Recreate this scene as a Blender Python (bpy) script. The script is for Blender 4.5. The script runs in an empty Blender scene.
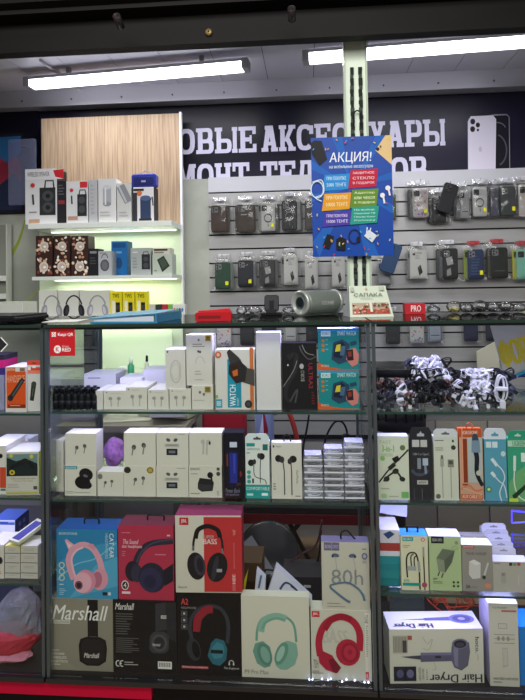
import bpy, math, random
from mathutils import Vector, Matrix, geometry
random.seed(7)
COL = bpy.context.scene.collection
R = math.radians
# ------------------------------------------------------------------ camera
F_PX, CAM, YAW, ROLL, SHY = 568.0, Vector((0, -1.59, 1.42)), R(4.6), -0.0165, 82.5
cd = bpy.data.cameras.new('camera'); cam = bpy.data.objects.new('camera', cd); COL.objects.link(cam)
cd.sensor_fit = 'VERTICAL'; cd.sensor_height = 24; cd.lens = 24 * F_PX / 700; cd.shift_y = -SHY / 700
cd.clip_start = 0.05
RM = Matrix.Rotation(YAW, 4, 'Z') @ Matrix.Rotation(R(91.5), 4, 'X') @ Matrix.Rotation(ROLL, 4, 'Z')
cam.matrix_world = Matrix.Translation(CAM) @ RM
bpy.context.scene.camera = cam
def ray(px, py):
    return (RM.to_3x3() @ Vector(((px - 262.5) / F_PX, -(py - 350 + SHY) / F_PX, -1)))
def at(px, py, Y):
    d = ray(px, py); return CAM + d * ((Y - CAM.y) / d.y)
def atz(px, py, z):
    d = ray(px, py); return CAM + d * ((z - CAM.z) / d.z)
# ------------------------------------------------------------------ materials
_M = {}
def lin(h):
    c = [int(h[i:i+2], 16) / 255 for i in (0, 2, 4)]
    return [x / 12.92 if x <= .04045 else ((x + .055) / 1.055) ** 2.4 for x in c] + [1]
def M(h, rough=.5, metal=0, emit=0, noise=0, scale=20, stretch=(1, 1, 1), h2=None):
    k = (h, rough, metal, emit, noise, scale, stretch, h2)
    if k in _M: return _M[k]
    m = bpy.data.materials.new('mat_' + h); m.use_nodes = True
    nt = m.node_tree; b = nt.nodes['Principled BSDF']
    b.inputs['Base Color'].default_value = lin(h); b.inputs['Roughness'].default_value = rough
    b.inputs['Metallic'].default_value = metal
    if not metal and rough >= .3: b.inputs['Specular IOR Level'].default_value = .22 if h != '110d0b' else .14
    if emit:
        b.inputs['Emission Color'].default_value = lin(h); b.inputs['Emission Strength'].default_value = emit
    if noise:
        tc = nt.nodes.new('ShaderNodeTexCoord'); mp = nt.nodes.new('ShaderNodeMapping')
        n = nt.nodes.new('ShaderNodeTexNoise'); n.inputs['Scale'].default_value = scale; n.inputs['Detail'].default_value = 6
        mp.inputs['Scale'].default_value = stretch
        cr = nt.nodes.new('ShaderNodeMix'); cr.data_type = 'RGBA'
        a = lin(h); bb = lin(h2) if h2 else [x * (1 - noise) for x in a[:3]] + [1]
        cr.inputs['A'].default_value = a; cr.inputs['B'].default_value = bb
        rp = nt.nodes.new('ShaderNodeMapRange'); rp.inputs['From Min'].default_value = .42; rp.inputs['From Max'].default_value = .62
        nt.links.new(tc.outputs['Object'], mp.inputs['Vector']); nt.links.new(mp.outputs[0], n.inputs['Vector'])
        nt.links.new(n.outputs[0], rp.inputs['Value']); nt.links.new(rp.outputs[0], cr.inputs['Factor'])
        nt.links.new(cr.outputs['Result'], b.inputs['Base Color'])
    _M[k] = m; return m
def clear(name, tint, gl=.5, rough=.02, solid=0, scol='ffffff'):
    """thin clear sheet: straight-through transparency plus a fresnel reflection (and an optional milky share)"""
    if name in _M: return _M[name]
    m = bpy.data.materials.new(name); m.use_nodes = True; nt = m.node_tree
    for n in list(nt.nodes): nt.nodes.remove(n)
    o = nt.nodes.new('ShaderNodeOutputMaterial'); t = nt.nodes.new('ShaderNodeBsdfTransparent'); t.inputs[0].default_value = lin(tint)
    g = nt.nodes.new('ShaderNodeBsdfGlossy'); g.inputs['Roughness'].default_value = rough
    fr = nt.nodes.new('ShaderNodeFresnel'); fr.inputs[0].default_value = 1.45
    mu = nt.nodes.new('ShaderNodeMath'); mu.operation = 'MULTIPLY'; mu.inputs[1].default_value = gl
    mx = nt.nodes.new('ShaderNodeMixShader'); nt.links.new(fr.outputs[0], mu.inputs[0]); nt.links.new(mu.outputs[0], mx.inputs[0])
    nt.links.new(t.outputs[0], mx.inputs[1]); nt.links.new(g.outputs[0], mx.inputs[2])
    last = mx
    if solid:
        d = nt.nodes.new('ShaderNodeBsdfDiffuse'); d.inputs[0].default_value = lin(scol)
        m2 = nt.nodes.new('ShaderNodeMixShader'); m2.inputs[0].default_value = solid
        nt.links.new(mx.outputs[0], m2.inputs[1]); nt.links.new(d.outputs[0], m2.inputs[2]); last = m2
    nt.links.new(last.outputs[0], o.inputs[0]); _M[name] = m; return m
GLASS = clear('clear_glass', 'fcfefd', .35); SHELFG = clear('shelf_glass', 'f6fcf8', .7); TOPG = clear('counter_glass', 'd4e2da', 1.0)
EDGE = M('2c4a40', .2); BAGM = clear('bag_film', 'fbfbfb', 1.0, .10, .02); FOGM = clear('fog_film', 'e8ecec', .9, .15, .3, 'd8dcdc')
PLAST = clear('clear_plastic', 'f8f8fc', .7, .08, .14, 'f0f0fa')
# ------------------------------------------------------------------ mesh builder
class MB:
    def __init__(s): s.v = []; s.f = []; s.mi = []; s.mats = []; s.sm = []
    def m(s, mat):
        if isinstance(mat, str): mat = M(mat)
        if mat not in s.mats: s.mats.append(mat)
        return s.mats.index(mat)
    def add(s, vs, fs, mat, smooth=False):
        b = len(s.v); s.v += [tuple(v) for v in vs]; i = s.m(mat)
        for f in fs: s.f.append([b + k for k in f]); s.mi.append(i); s.sm.append(smooth)
        return s
    def box(s, x0, x1, y0, y1, z0, z1, mat, T=None, bev=0):
        if bev:
            return s.rbox(x0, x1, y0, y1, z0, z1, mat, bev, T)
        vs = [Vector((x, y, z)) for z in (z0, z1) for y in (y0, y1) for x in (x0, x1)]
        if T: vs = [T @ v for v in vs]
        return s.add(vs, [(0, 2, 3, 1), (4, 5, 7, 6), (0, 1, 5, 4), (2, 6, 7, 3), (0, 4, 6, 2), (1, 3, 7, 5)], mat)
    def rbox(s, x0, x1, y0, y1, z0, z1, mat, r, T=None, n=5):
        """slab rounded in the X-Z outline, extruded along Y with a small chamfer"""
        cx, cz = (x0 + x1) / 2, (z0 + z1) / 2; hx, hz = (x1 - x0) / 2, (z1 - z0) / 2; r = min(r, hx * .99, hz * .99)
        def loop(y, ins):
            o = []
            for qx, qz, a0 in ((1, 1, 0), (-1, 1, 90), (-1, -1, 180), (1, -1, 270)):
                for k in range(n + 1):
                    a = R(a0 + 90 * k / n)
                    o.append(Vector((cx + qx * (hx - r) + (r - ins) * math.cos(a), y, cz + qz * (hz - r) + (r - ins) * math.sin(a))))
            return o
        c = min(r * .35, (y1 - y0) * .3); L = [loop(y0, c), loop(y0 + c, 0), loop(y1 - c, 0), loop(y1, c)]
        vs = [v for l in L for v in l]; N = len(L[0])
        if T: vs = [T @ v for v in vs]
        fs = [tuple(range(N)), tuple(reversed(range(3 * N, 4 * N)))]
        for k in range(3):
            for i in range(N): j = (i + 1) % N; fs.append((k*N+i, (k+1)*N+i, (k+1)*N+j, k*N+j))
        return s.add(vs, fs, mat)
    def tube(s, pts, r, mat, n=6, closed=False):
        pts = [Vector(p) for p in pts]; N = len(pts); vs = []; up = Vector((0, 0, 1)); last = None
        rr = r if isinstance(r, (list, tuple)) else [r] * N
        for i, p in enumerate(pts):
            t = (pts[(i+1) % N] - pts[i-1]) if closed else (pts[min(i+1, N-1)] - pts[max(i-1, 0)])
            if t.length < 1e-9: t = Vector((0, 0, 1))
            t.normalize()
            a = last if last else (Vector((1, 0, 0)) if abs(t.z) > .9 else up)
            a = (a - t * a.dot(t))
            if a.length < 1e-6: a = t.orthogonal()
            a.normalize(); last = a; b = t.cross(a)
            for k in range(n): w = 2 * math.pi * k / n; vs.append(p + (a * math.cos(w) + b * math.sin(w)) * rr[i])
        fs = []
        for i in range(N if closed else N - 1):
            j = (i + 1) % N
            for k in range(n): l = (k + 1) % n; fs.append((i*n+k, i*n+l, j*n+l, j*n+k))
        if not closed: fs += [tuple(reversed(range(n))), tuple(range((N-1)*n, N*n))]
        return s.add(vs, fs, mat, True)
    def lathe(s, prof, mat, T=None, n=20):
        vs = []; N = len(prof)
        for r, z in prof:
            for k in range(n): a = 2 * math.pi * k / n; vs.append(Vector((r * math.cos(a), r * math.sin(a), z)))
        if T: vs = [T @ v for v in vs]
        fs = [(i*n+k, i*n+(k+1) % n, (i+1)*n+(k+1) % n, (i+1)*n+k) for i in range(N-1) for k in range(n)]
        fs += [tuple(reversed(range(n))), tuple(range((N-1)*n, N*n))]
        return s.add(vs, fs, mat, True)
    def prism(s, poly, y0, y1, mat):
        n = len(poly); vs = [Vector((x, y0, z)) for x, z in poly] + [Vector((x, y1, z)) for x, z in poly]
        fs = [tuple(range(n)), tuple(reversed(range(n, 2*n)))] + [(i, i+n, (i+1) % n + n, (i+1) % n) for i in range(n)]
        return s.add(vs, fs, mat)
    def build(s, name, parent=None, loc=(0, 0, 0), rz=0):
        me = bpy.data.meshes.new(name); me.from_pydata(s.v, [], s.f); me.update()
        for m in s.mats: me.materials.append(m)
        me.polygons.foreach_set('material_index', s.mi); me.polygons.foreach_set('use_smooth', s.sm)
        o = bpy.data.objects.new(name, me); COL.objects.link(o)
        o.location = loc; o.rotation_euler = (0, 0, rz)
        if parent: o.parent = parent
        return o
def tag(o, label, cat, group=None):
    o['label'] = label; o['category'] = cat
    if group: o['group'] = group
    return o
def struct(o): o['kind'] = 'structure'; return o
def thing(name, label, cat, loc=(0, 0, 0), rz=0, group=None):
    o = bpy.data.objects.new(name, None); COL.objects.link(o); o.location = loc; o.rotation_euler = (0, 0, rz)
    o.empty_display_size = .05
    return tag(o, label, cat, group)
# ------------------------------------------------------------------ flat print on a face
_T = {}
def glyphs(t, bold=0, shear=0):
    k = (t, bold, shear)
    if k not in _T:
        c = bpy.data.curves.new('t', 'FONT'); c.body = t; c.resolution_u = 2; c.offset = bold; c.shear = shear
        o = bpy.data.objects.new('t', c); COL.objects.link(o)
        c.fill_mode = 'NONE'
        dg = bpy.context.evaluated_depsgraph_get(); me = bpy.data.meshes.new_from_object(o.evaluated_get(dg))
        vs = [Vector((v.co.x, v.co.y)) for v in me.vertices]; ed = [tuple(e.vertices) for e in me.edges]
        bpy.data.objects.remove(o); bpy.data.curves.remove(c); bpy.data.meshes.remove(me)
        if not vs: _T[k] = ([(0, 0)], []); return _T[k]
        adj = {}
        for a, b in ed: adj.setdefault(a, []).append(b); adj.setdefault(b, []).append(a)
        seen = set(); loops = []
        for v0 in range(len(vs)):
            if v0 in seen or v0 not in adj: continue
            lp = [v0]; seen.add(v0); cur = v0+1 if v0+1 in adj[v0] else adj[v0][0]
            while cur not in seen:
                lp.append(cur); seen.add(cur); nx = [q for q in adj[cur] if q not in seen]
                if not nx: break
                cur = nx[0]
            loops.append(lp)
        segs = [(vs[l[i-1]], vs[l[i]]) for l in loops for i in range(len(l))]
        V, E, Fc, _a, _b, _c = geometry.delaunay_2d_cdt(vs, [(l[i-1], l[i]) for l in loops for i in range(len(l))], [], 0, 1e-6)
        fs = []
        for f in Fc:
            px = sum(V[i].x for i in f)/len(f); py = sum(V[i].y for i in f)/len(f); wn = 0
            for a, b in segs:
                if (a.y <= py) != (b.y <= py):
                    if a.x + (py-a.y)/(b.y-a.y)*(b.x-a.x) > px: wn += 1 if b.y > a.y else -1
            if wn: fs.append(tuple(f))
        x0 = min(v.x for v in V); x1 = max(v.x for v in V); y0 = min(v.y for v in V); y1 = max(v.y for v in V)
        _T[k] = ([((v.x-x0)/(x1-x0+1e-9), (v.y-y0)/(y1-y0+1e-9)) for v in V], fs)
    return _T[k]
def spline(p, n=6):
    o = []
    for i in range(len(p) - 1):
        a, b, c, d = p[max(i-1, 0)], p[i], p[i+1], p[min(i+2, len(p)-1)]
        for k in range(n):
            t = k / n
            o.append(tuple(.5 * ((2*b[j]) + (c[j]-a[j])*t + (2*a[j]-5*b[j]+4*c[j]-d[j])*t*t + (3*b[j]-a[j]-3*c[j]+d[j])*t**3) for j in range(len(b))))
    return o + [tuple(p[-1])]
class Face:
    """frame = (x0,y0,x1,y1) drawing units, y down; O = bottom-left corner of the face, U right, V up, N outwards"""
    def __init__(s, mb, O, U, V, w, h, frame=(0, 0, 100, 100)):
        s.mb = mb; s.O = Vector(O); s.U = Vector(U); s.V = Vector(V); s.N = s.U.cross(s.V); s.w = w; s.h = h; s.fr = frame; s.k = 2
    def P(s, x, y, z=None):
        a, b, c, d = s.fr
        return s.O + s.U * ((x-a)/(c-a)*s.w) + s.V * ((d-y)/(d-b)*s.h) + s.N * (s.k * .00009)
    def poly(s, pts, c): s.k += 1; s.mb.add([s.P(*p) for p in pts], [tuple(range(len(pts)))], c); return s
    def rect(s, x0, y0, x1, y1, c): return s.poly([(x0, y1), (x1, y1), (x1, y0), (x0, y0)], c)
    def ell(s, x, y, rx, ry, c, rot=0, n=20):
        o = []
        for k in range(n):
            a = -2 * math.pi * k / n; u, v = rx * math.cos(a), ry * math.sin(a); r = R(rot)
            o.append((x + u * math.cos(r) - v * math.sin(r), y + u * math.sin(r) + v * math.cos(r)))
        return s.poly(o, c)
    def stroke(s, pts, wd, c, wr=None):
        s.k += 1; n = len(pts); vs = []
        for i in range(n):
            a = pts[max(i-1, 0)]; b = pts[min(i+1, n-1)]; dx, dy = b[0]-a[0], b[1]-a[1]; l = math.hypot(dx, dy) or 1
            w = wd if not wr else wd + (wr - wd) * i / (n-1)
            ox, oy = -dy / l * w / 2, dx / l * w / 2
            vs += [s.P(pts[i][0]+ox, pts[i][1]+oy), s.P(pts[i][0]-ox, pts[i][1]-oy)]
        s.mb.add(vs, [(2*i, 2*i+2, 2*i+3, 2*i+1) for i in range(n-1)], c); return s
    def cur(s, pts, wd, c, wr=None): return s.stroke(spline(pts), wd, c, wr)
    def arc(s, x, y, rx, ry, a0, a1, wd, c, n=16):
        return s.stroke([(x + rx * math.cos(R(a0 + (a1-a0)*k/n)), y - ry * math.sin(R(a0 + (a1-a0)*k/n))) for k in range(n+1)], wd, c)
    def text(s, t, x0, y0, x1, y1, c, rot=0, bold=.01, shear=0):
        """fits the string in the rectangle; rot 0, 90 (reads upward), -90 (reads downward), 180"""
        vs, fs = glyphs(t, 0, shear); st = bold * .22 * abs(y1-y0 if rot in (0, 180) else x1-x0) * 3
        for sh in ((0,) if bold <= .01 else (-st, 0, st)): s._tx(vs, fs, x0 + (sh if rot in (0, 180) else 0), y0 + (sh if rot not in (0, 180) else 0), x1 + (sh if rot in (0, 180) else 0), y1 + (sh if rot not in (0, 180) else 0), c, rot)
        return s
    def _tx(s, vs, fs, x0, y0, x1, y1, c, rot):
        s.k += 1; o = []
        for a, b in vs:
            if rot == 0: u, v = a, 1 - b
            elif rot == 180: u, v = 1 - a, b
            elif rot == -90: u, v = b, a
            else: u, v = 1 - b, 1 - a
            o.append(s.P(x0 + (x1-x0)*u, y0 + (y1-y0)*v))
        s.mb.add(o, fs, c); return s
    def lines(s, x0, y0, x1, y1, n, c, seed=1):
        rd = random.Random(seed + int(x0)); st = (y1-y0)/n
        for k in range(n): s.rect(x0, y0+st*k, x0+(x1-x0)*rd.uniform(.6, 1), y0+st*k+st*.42, c); s.k -= 1
        s.k += 1; return s
TOPS = {}
CR = dict(A=(0,300,4.038), B=(120,310,3.75), C=(240,310,3.75), D=(360,310,3.182), E=(0,410,4.038), F=(120,410,4.038), G=(230,410,3.5), H=(365,410,3.281),
  I=(0,490,4.375), J=(110,500,3.75), K=(240,500,3.75), L=(365,500,3.281), M=(0,590,4.038), N=(110,590,3.75), O=(240,590,3.75), P=(365,590,3.281),
  S=(0,120,2.625), T=(180,130,3.5), U=(300,120,3.5), V=(390,160,3.889), X=(0,320,7.0), Y=(0,410,7.36), Z=(0,495,7.36), Q=(375,500,7.0), W=(440,490,5.835), px=(0,0,1))
def carton(name, label, cat, cr, rect, Y, d, col, art=None, z=None, group=None, rz=0, side=None, top=None, sideart=None, topart=None, mat=None):
    """a printed box: rect = its front face in crop units; z = the height it stands at"""
    ox, oy, s = CR[cr]; x0, y0, x1, y1 = [ox + rect[0]/s, oy + rect[1]/s, ox + rect[2]/s, oy + rect[3]/s]
    xm, ym = (x0+x1)/2, (y0+y1)/2
    A = at(x0, ym, Y); B = at(x1, ym, Y); zt = at(xm, y0, Y).z; zb = at(xm, y1, Y).z if z is None else z
    w = (B.x - A.x - .0012) / math.cos(rz); h = zt - zb
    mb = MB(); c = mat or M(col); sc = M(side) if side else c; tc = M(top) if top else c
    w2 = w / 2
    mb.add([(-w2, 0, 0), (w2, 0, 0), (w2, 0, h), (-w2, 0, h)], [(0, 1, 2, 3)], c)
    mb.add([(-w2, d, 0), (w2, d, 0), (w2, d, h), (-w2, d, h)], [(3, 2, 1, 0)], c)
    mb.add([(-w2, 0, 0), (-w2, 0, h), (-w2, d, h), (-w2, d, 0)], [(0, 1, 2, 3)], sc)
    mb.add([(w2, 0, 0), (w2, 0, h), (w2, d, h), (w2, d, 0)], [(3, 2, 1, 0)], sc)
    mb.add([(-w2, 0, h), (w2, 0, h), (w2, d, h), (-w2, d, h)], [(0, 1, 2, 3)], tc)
    mb.add([(-w2, 0, 0), (w2, 0, 0), (w2, d, 0), (-w2, d, 0)], [(3, 2, 1, 0)], c)
    if art: art(Face(mb, (-w2, 0, 0), (1, 0, 0), (0, 0, 1), w, h, rect))
    if sideart: sideart(Face(mb, (w2, 0, 0), (0, 1, 0), (0, 0, 1), d, h))
    if topart: topart(Face(mb, (-w2, 0, h), (1, 0, 0), (0, 1, 0), w, d))
    o = mb.build(name, None, ((A.x+B.x)/2, Y, zb), rz); tag(o, label, cat, group)
    o['zt'] = zb + h; TOPS[label] = zb + h; o['w'] = w; o['h'] = h; o['d'] = d
    return o
def part(parent, name, mb, label=None):
    o = mb.build(name, parent)
    if label: o['label'] = label
    return o
def hang_tab(o, col, hh=.018, hole='50504c', wf=1.0, fy=0.0):
    w, h = o['w'], o['h']; mb = MB(); a = w * wf / 2
    pts = [(-a, 0), (a, 0), (a, hh*.6), (a*.75, hh), (-a*.75, hh), (-a, hh*.6)]
    mb.prism([(x, h + z) for x, z in pts], fy + .0002, fy + .0014, M(col))
    f = Face(mb, (-a, fy, h), (1, 0, 0), (0, 0, 1), 2*a, hh)
    f.poly([(34, 72), (66, 72), (66, 52), (56, 48), (50, 30), (44, 48), (34, 52)], hole)
    return part(o, 'hang_tab', mb)
def handle(o, col='1c1c20', wf=.25, px=0):
    w, h, d = o['w'], o['h'], o['d']; a = w*wf; mb = MB()
    mb.tube(spline([(px-a/2, d*.5, h), (px-a/2, d*.5, h+.012), (px-a*.35, d*.5, h+.016), (px+a*.35, d*.5, h+.016), (px+a/2, d*.5, h+.012), (px+a/2, d*.5, h)], 3), .0025, M(col))
    return part(o, 'handle', mb)
def seal(o, x, y, r, col, frame, name='gold_sticker'):
    mb = MB(); w, h = o['w'], o['h']; f = Face(mb, (-w/2, -.002, 0), (1, 0, 0), (0, 0, 1), w, h, frame)
    f.rect(x-r, y-r, x+r, y+r, col); f.rect(x-r*.6, y-r*.5, x+r*.6, y-r*.2, '3a3010'); f.rect(x-r*.6, y+r*.1, x+r*.6, y+r*.4, '3a3010')
    return part(o, 'sticker', mb, name)
# ================================================================== the setting
def zrow(px, py, Y=0.0): return at(px, py, Y).z
YB = 1.60
mb = MB(); mb.box(-3, 3, -3.2, 1.7, -.05, 0, M('9c8468', .5, noise=.2, scale=3, stretch=(1, 12, 1))); struct(mb.build('floor'))
ZC = at(262, 86, YB).z
mb = MB(); x = -2.2
while x < 2.2:
    mb.box(x, x+.246, .30, 1.7, ZC, ZC+.03, M('cfcdda', .3)); mb.box(x+.246, x+.25, .30, 1.7, ZC+.004, ZC+.03, M('6b6870')); x += .25
struct(mb.build('ceiling'))
mb = MB(); mb.box(-2.2, 2.2, YB+.02, YB+.1, 0, ZC+.03, M('b8b6b0', .6, noise=.12, scale=4)); struct(mb.build('wall_back'))
mb = MB(); mb.box(-2.2, -2.1, .5, 1.7, 0, ZC, M('77756f', .7)); struct(mb.build('wall_left'))
mb = MB(); mb.box(1.5, 1.6, .5, 1.7, 0, ZC, M('8d8b88', .7)); struct(mb.build('wall_right'))
# metal trim where ceiling meets the back wall, with its screws
zt0, zt1 = at(262, 97, 1.5).z, ZC
mb = MB(); mb.prism([(-2.1, zt0), (2.1, zt0), (2.1, zt1), (-2.1, zt1)], 1.5, 1.6, M('c2c0c8', .3, .35))
mb.box(-2.1, 2.1, 1.488, 1.5, zt0-.004, zt0+.012, M('c4c2c8', .3, .5))
for k in range(14): mb.box(-1.9+k*.29, -1.892+k*.29, 1.494, 1.5, zt0+.03, zt0+.038, M('55535a'))
struct(mb.build('trim_1'))
# dark shutter housing over the opening
zf = at(262, 45, .40).z
mb = MB(); prof = [(.36, zf), (.36, zf+.10), (.30, zf+.11), (.30, zf+.125), (.27, zf+.135), (.27, zf+.26), (.22, zf+.30), (.16, zf+.34), (.16, zf+.62), (.41, zf+.62), (.41, zf)]
n = len(prof); vs = [Vector((-2.2, y, z)) for y, z in prof] + [Vector((2.2, y, z)) for y, z in prof]
mb.add(vs, [tuple(reversed(range(n))), tuple(range(n, 2*n))] + [(i, (i+1) % n, (i+1) % n+n, i+n) for i in range(n)], M('110d0b', .55, 0, noise=.3, scale=2, stretch=(1, 6, 6)))
struct(mb.build('trim_2'))
def lockp(px, py, Y, r, name, label, cat, c1, c2, d=.012):
    p = at(px, py, Y); T = Matrix.Rotation(R(90), 4, 'X'); mb = MB()
    mb.lathe([(r, 0), (r, d*.7), (r*.85, d)], c1, T); mb.lathe([(r*.3, d), (r*.3, d+.001)], c2, T)
    tag(mb.build(name, None, p), label, cat)
lockp(209, 33, .36, .0125, 'keyhole_cover', 'small round brass keyhole cover on the dark shutter housing', 'lock', M('b59a63', .35, .7), M('2a2018'))
for (px, py, lb) in ((292, 20, 'short dark pipe stub on the shutter housing above the lamps'), (121, 27, 'short dark pipe stub on the shutter housing, left of the brass cover')):
    p = at(px, py, .27); mb = MB(); mb.lathe([(.013, 0), (.013, .05), (.010, .05), (.010, .03)], M('40383a', .35, .6), Matrix.Rotation(R(70), 4, 'X'))
    tag(mb.build('pipe_stub', None, p), lb, 'pipe')
# below the cases: the black plinth with a red strip on its left part
Z0 = zrow(210, 684.5)
mb = MB(); mb.box(-1.9, 1.9, 0.03, .44, 0, Z0-.017, M('121114', .4)); struct(mb.build('trim_3'))
xr = at(151, 690, 0).x
mb = MB(); mb.box(-1.3, xr, .005, .030, Z0-.052, Z0-.0165, M('c00a35', .35)); tag(mb.build('red_panel'), 'bright red panel fixed below the left glass cases', 'panel')
# ------------------------------------------------------------------ lamps
def tube_lamp(p0, p1, z, label):
    a = atz(p0[0], p0[1], z); b = atz(p1[0], p1[1], z); c = (a+b)/2; L = (b-a).length; an = math.atan2(b.y-a.y, b.x-a.x)
    t = thing('ceiling_lamp', label, 'lamp', c, an, 'tube lamps on the kiosk ceiling')
    m = MB(); m.box(-L/2, L/2, -.035, .035, .02, .035, M('c8c8cc', .4)); part(t, 'housing', m)
    m = MB(); m.prism([(-L/2+.03, -.012), (L/2-.03, -.012), (L/2-.03, .02), (-L/2+.03, .02)], -.032, .032, M('f4f6ff', .5, emit=7)); part(t, 'diffuser', m)
    for s in (-1, 1):
        m = MB(); m.rbox(s*(L/2-.015)-.016, s*(L/2-.015)+.016, -.036, .036, -.015, .036, M('b4b4ba', .4), .006); part(t, 'end_cap', m)
    for s in (-1, 1):
        m = MB(); m.box(s*L*.3-.01, s*L*.3+.01, -.01, .01, .035, ZC-z, M('9a9aa0', .4)); part(t, 'mounting_clip', m)
    l = bpy.data.lights.new('tube_light', 'AREA'); l.shape = 'RECTANGLE'; l.size = L-.08; l.size_y = .05; l.energy = 9; l.color = (.97, .98, 1)
    lo = bpy.data.objects.new('tube_light', l); COL.objects.link(lo); lo.parent = t; lo.location = (0, 0, -.02)
tube_lamp((27, 86), (249, 67), ZC-.075, 'long white tube lamp on the ceiling above the wood panel')
tube_lamp((303, 60), (560, 40), ZC-.075, 'long white tube lamp on the ceiling, right of the post')
a = atz(40, 60, ZC-.012); b = atz(64, 78, ZC-.012); c = atz(83, 92, ZC-.012); d = atz(99, 107, ZC-.03)
mb = MB(); mb.tube([a, b, c, d], .007, M('d2d0d6', .5)); tag(mb.build('ceiling_conduit'), 'thin white conduit crossing the ceiling behind the left lamp', 'conduit')
def area(name, loc, rot, sx, sy, e, col=(1, 1, 1)):
    l = bpy.data.lights.new(name, 'AREA'); l.shape = 'RECTANGLE'; l.size = sx; l.size_y = sy; l.energy = e; l.color = col
    o = bpy.data.objects.new(name, l); COL.objects.link(o); o.location = loc; o.rotation_euler = rot; return o
# the hall's own ceiling lamps, outside the kiosk
area('hall_light', (-.5, -1.7, 3.1), (R(38), 0, 0), 2.6, .6, 52, (1, .985, .93))
area('hall_light', (.3, -3.6, 2.9), (R(62), 0, 0), 3.0, .8, 64, (1, .98, .94))
# ------------------------------------------------------------------ shop sign behind everything
BX0, BX1 = -2.09, 1.50; zb0, zb1 = at(262, 176, 1.575).z, at(262, 96, 1.57).z + .02
sg = thing('shop_sign', 'dark navy shop sign with huge white slab lettering above the phone cases', 'sign', (0, 1.59, 0))
mb = MB(); mb.box(BX0, BX1, 0, .02, zb0+.001, zb1, M('100f1d', .35, noise=.6, scale=1.2, h2='1f1c30')); part(sg, 'board', mb)
mb = MB(); mb.box(BX0, at(39, 200, 1.58).x, -.016, -.0105, at(20, 214, 1.575).z, zb1, M('100f1d', .35)); part(sg, 'board_extension', mb)
def slab(ch):
    t, s = .27, .15
    def rc(a, b, c, d): return [(a, b), (c, b), (c, d), (a, d)]
    def ring(x0, x1, y0, y1, a0=0, a1=360, tx=t, ty=.17, n=18):
        cx, cy, rx, ry = (x0+x1)/2, (y0+y1)/2, (x1-x0)/2, (y1-y0)/2; o = []
        def P(a, r1, r2):
            c, q = math.cos(R(a)), math.sin(R(a)); e = .72
            return (cx + r1*math.copysign(abs(c)**e, c), cy + r2*math.copysign(abs(q)**e, q))
        for k in range(n):
            a, b = a0+(a1-a0)*k/n, a0+(a1-a0)*(k+1)/n
            o.append([P(a, rx, ry), P(b, rx, ry), P(b, rx-tx, ry-ty), P(a, rx-tx, ry-ty)])
        return o
    ser = lambda x0, x1: [rc(x0, 0, x1, s), rc(x0, 1-s, x1, 1)]
    if ch == 'О': return ring(0, 1, 0, 1)
    if ch == 'С': return ring(0, 1, 0, 1, 42, 318) + [rc(.76, .62, 1, .95)]
    if ch in 'ВЬ':
        o = [rc(.1, 0, .1+t, 1), rc(0, 0, .45, s)] + ring(.3, 1, 0, .56, -90, 90, .26, .15) + [rc(.3, .41, .66, .56), rc(.3, 0, .66, .15), rc(0, 1-s, .45, 1)]
        if ch == 'В': o += ring(.3, .94, .44, 1, -90, 90, .25, .15) + [rc(.3, .85, .63, 1)]
        return o
    if ch == 'Р': return [rc(.1, 0, .1+t, 1), rc(0, 0, .55, s), rc(0, 1-s, .6, 1)] + ring(.3, 1, .36, 1, -90, 90, .27, .16) + [rc(.3, .36, .65, .52)]
    if ch == 'Е': return [rc(.1, 0, .1+t, 1), rc(0, 0, 1, s), rc(0, 1-s, .97, 1), rc(.3, .42, .72, .58), rc(.8, 0, 1, .32), rc(.78, .7, .97, 1), rc(.62, .34, .74, .66)]
    if ch == 'А': return [[(.08, 0), (.34, 0), (.62, 1), (.3, 1)], [(.66, 0), (.94, 0), (.7, 1), (.38, 1)], rc(.25, .24, .75, .38), rc(0, 0, .42, s), rc(.58, 0, 1, s), rc(.22, 1-s, .6, 1)]
    if ch == 'Л': return [[(.08, 0), (.32, 0), (.46, 1), (.24, 1)], rc(.62, 0, .62+t, 1), rc(.2, 1-s, 1, 1), rc(0, 0, .4, s), rc(.54, 0, 1, s)]
    if ch == 'К': return [rc(.08, 0, .08+t, 1), rc(0, 0, .44, s), rc(0, 1-s, .44, 1), [(.3, .4), (.5, .34), (.98, 1), (.7, 1)], [(.36, .5), (.55, .62), (.98, 0), (.68, 0)], rc(.56, 0, 1, s), rc(.58, 1-s, 1, 1)]
    if ch == 'У': return [[(.1, 1), (.38, 1), (.66, .3), (.48, .2)], [(.94, 1), (.7, 1), (.26, 0), (.5, 0)], rc(0, 1-s, .44, 1), rc(.58, 1-s, 1, 1), rc(.12, 0, .5, s)]
    if ch == 'Н': return [rc(.08, 0, .08+t, 1), rc(.92-t, 0, .92, 1), rc(.3, .42, .7, .58)] + ser(0, .43) + ser(.57, 1)
    if ch == 'М': return [rc(.06, 0, .26, 1), rc(.74, 0, .94, 1), [(.1, 1), (.34, 1), (.58, .1), (.42, .1)], [(.66, 1), (.9, 1), (.58, .1), (.42, .1)], rc(0, 0, .34, s), rc(.66, 0, 1, s), rc(0, 1-s, .26, 1), rc(.74, 1-s, 1, 1)]
    if ch == 'Т': return [rc(.5-t/2, 0, .5+t/2, 1), rc(0, 1-s, 1, 1), rc(0, .66, .17, 1), rc(.83, .66, 1, 1), rc(.26, 0, .74, s)]
    if ch == 'Ф': return ring(0, 1, .15, .85, 0, 360, .25, .15) + [rc(.38, 0, .62, 1), rc(.26, 0, .74, .12), rc(.26, .88, .74, 1)]
    if ch == 'Ы': return [[(x*.74, y) for x, y in p] for p in slab('Ь')] + [[(.76+x*.24/.5, y) for x, y in p] for p in (rc(.08, 0, .44, 1), rc(0, 0, .5, s), rc(0, 1-s, .5, 1))]
    return []
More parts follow.
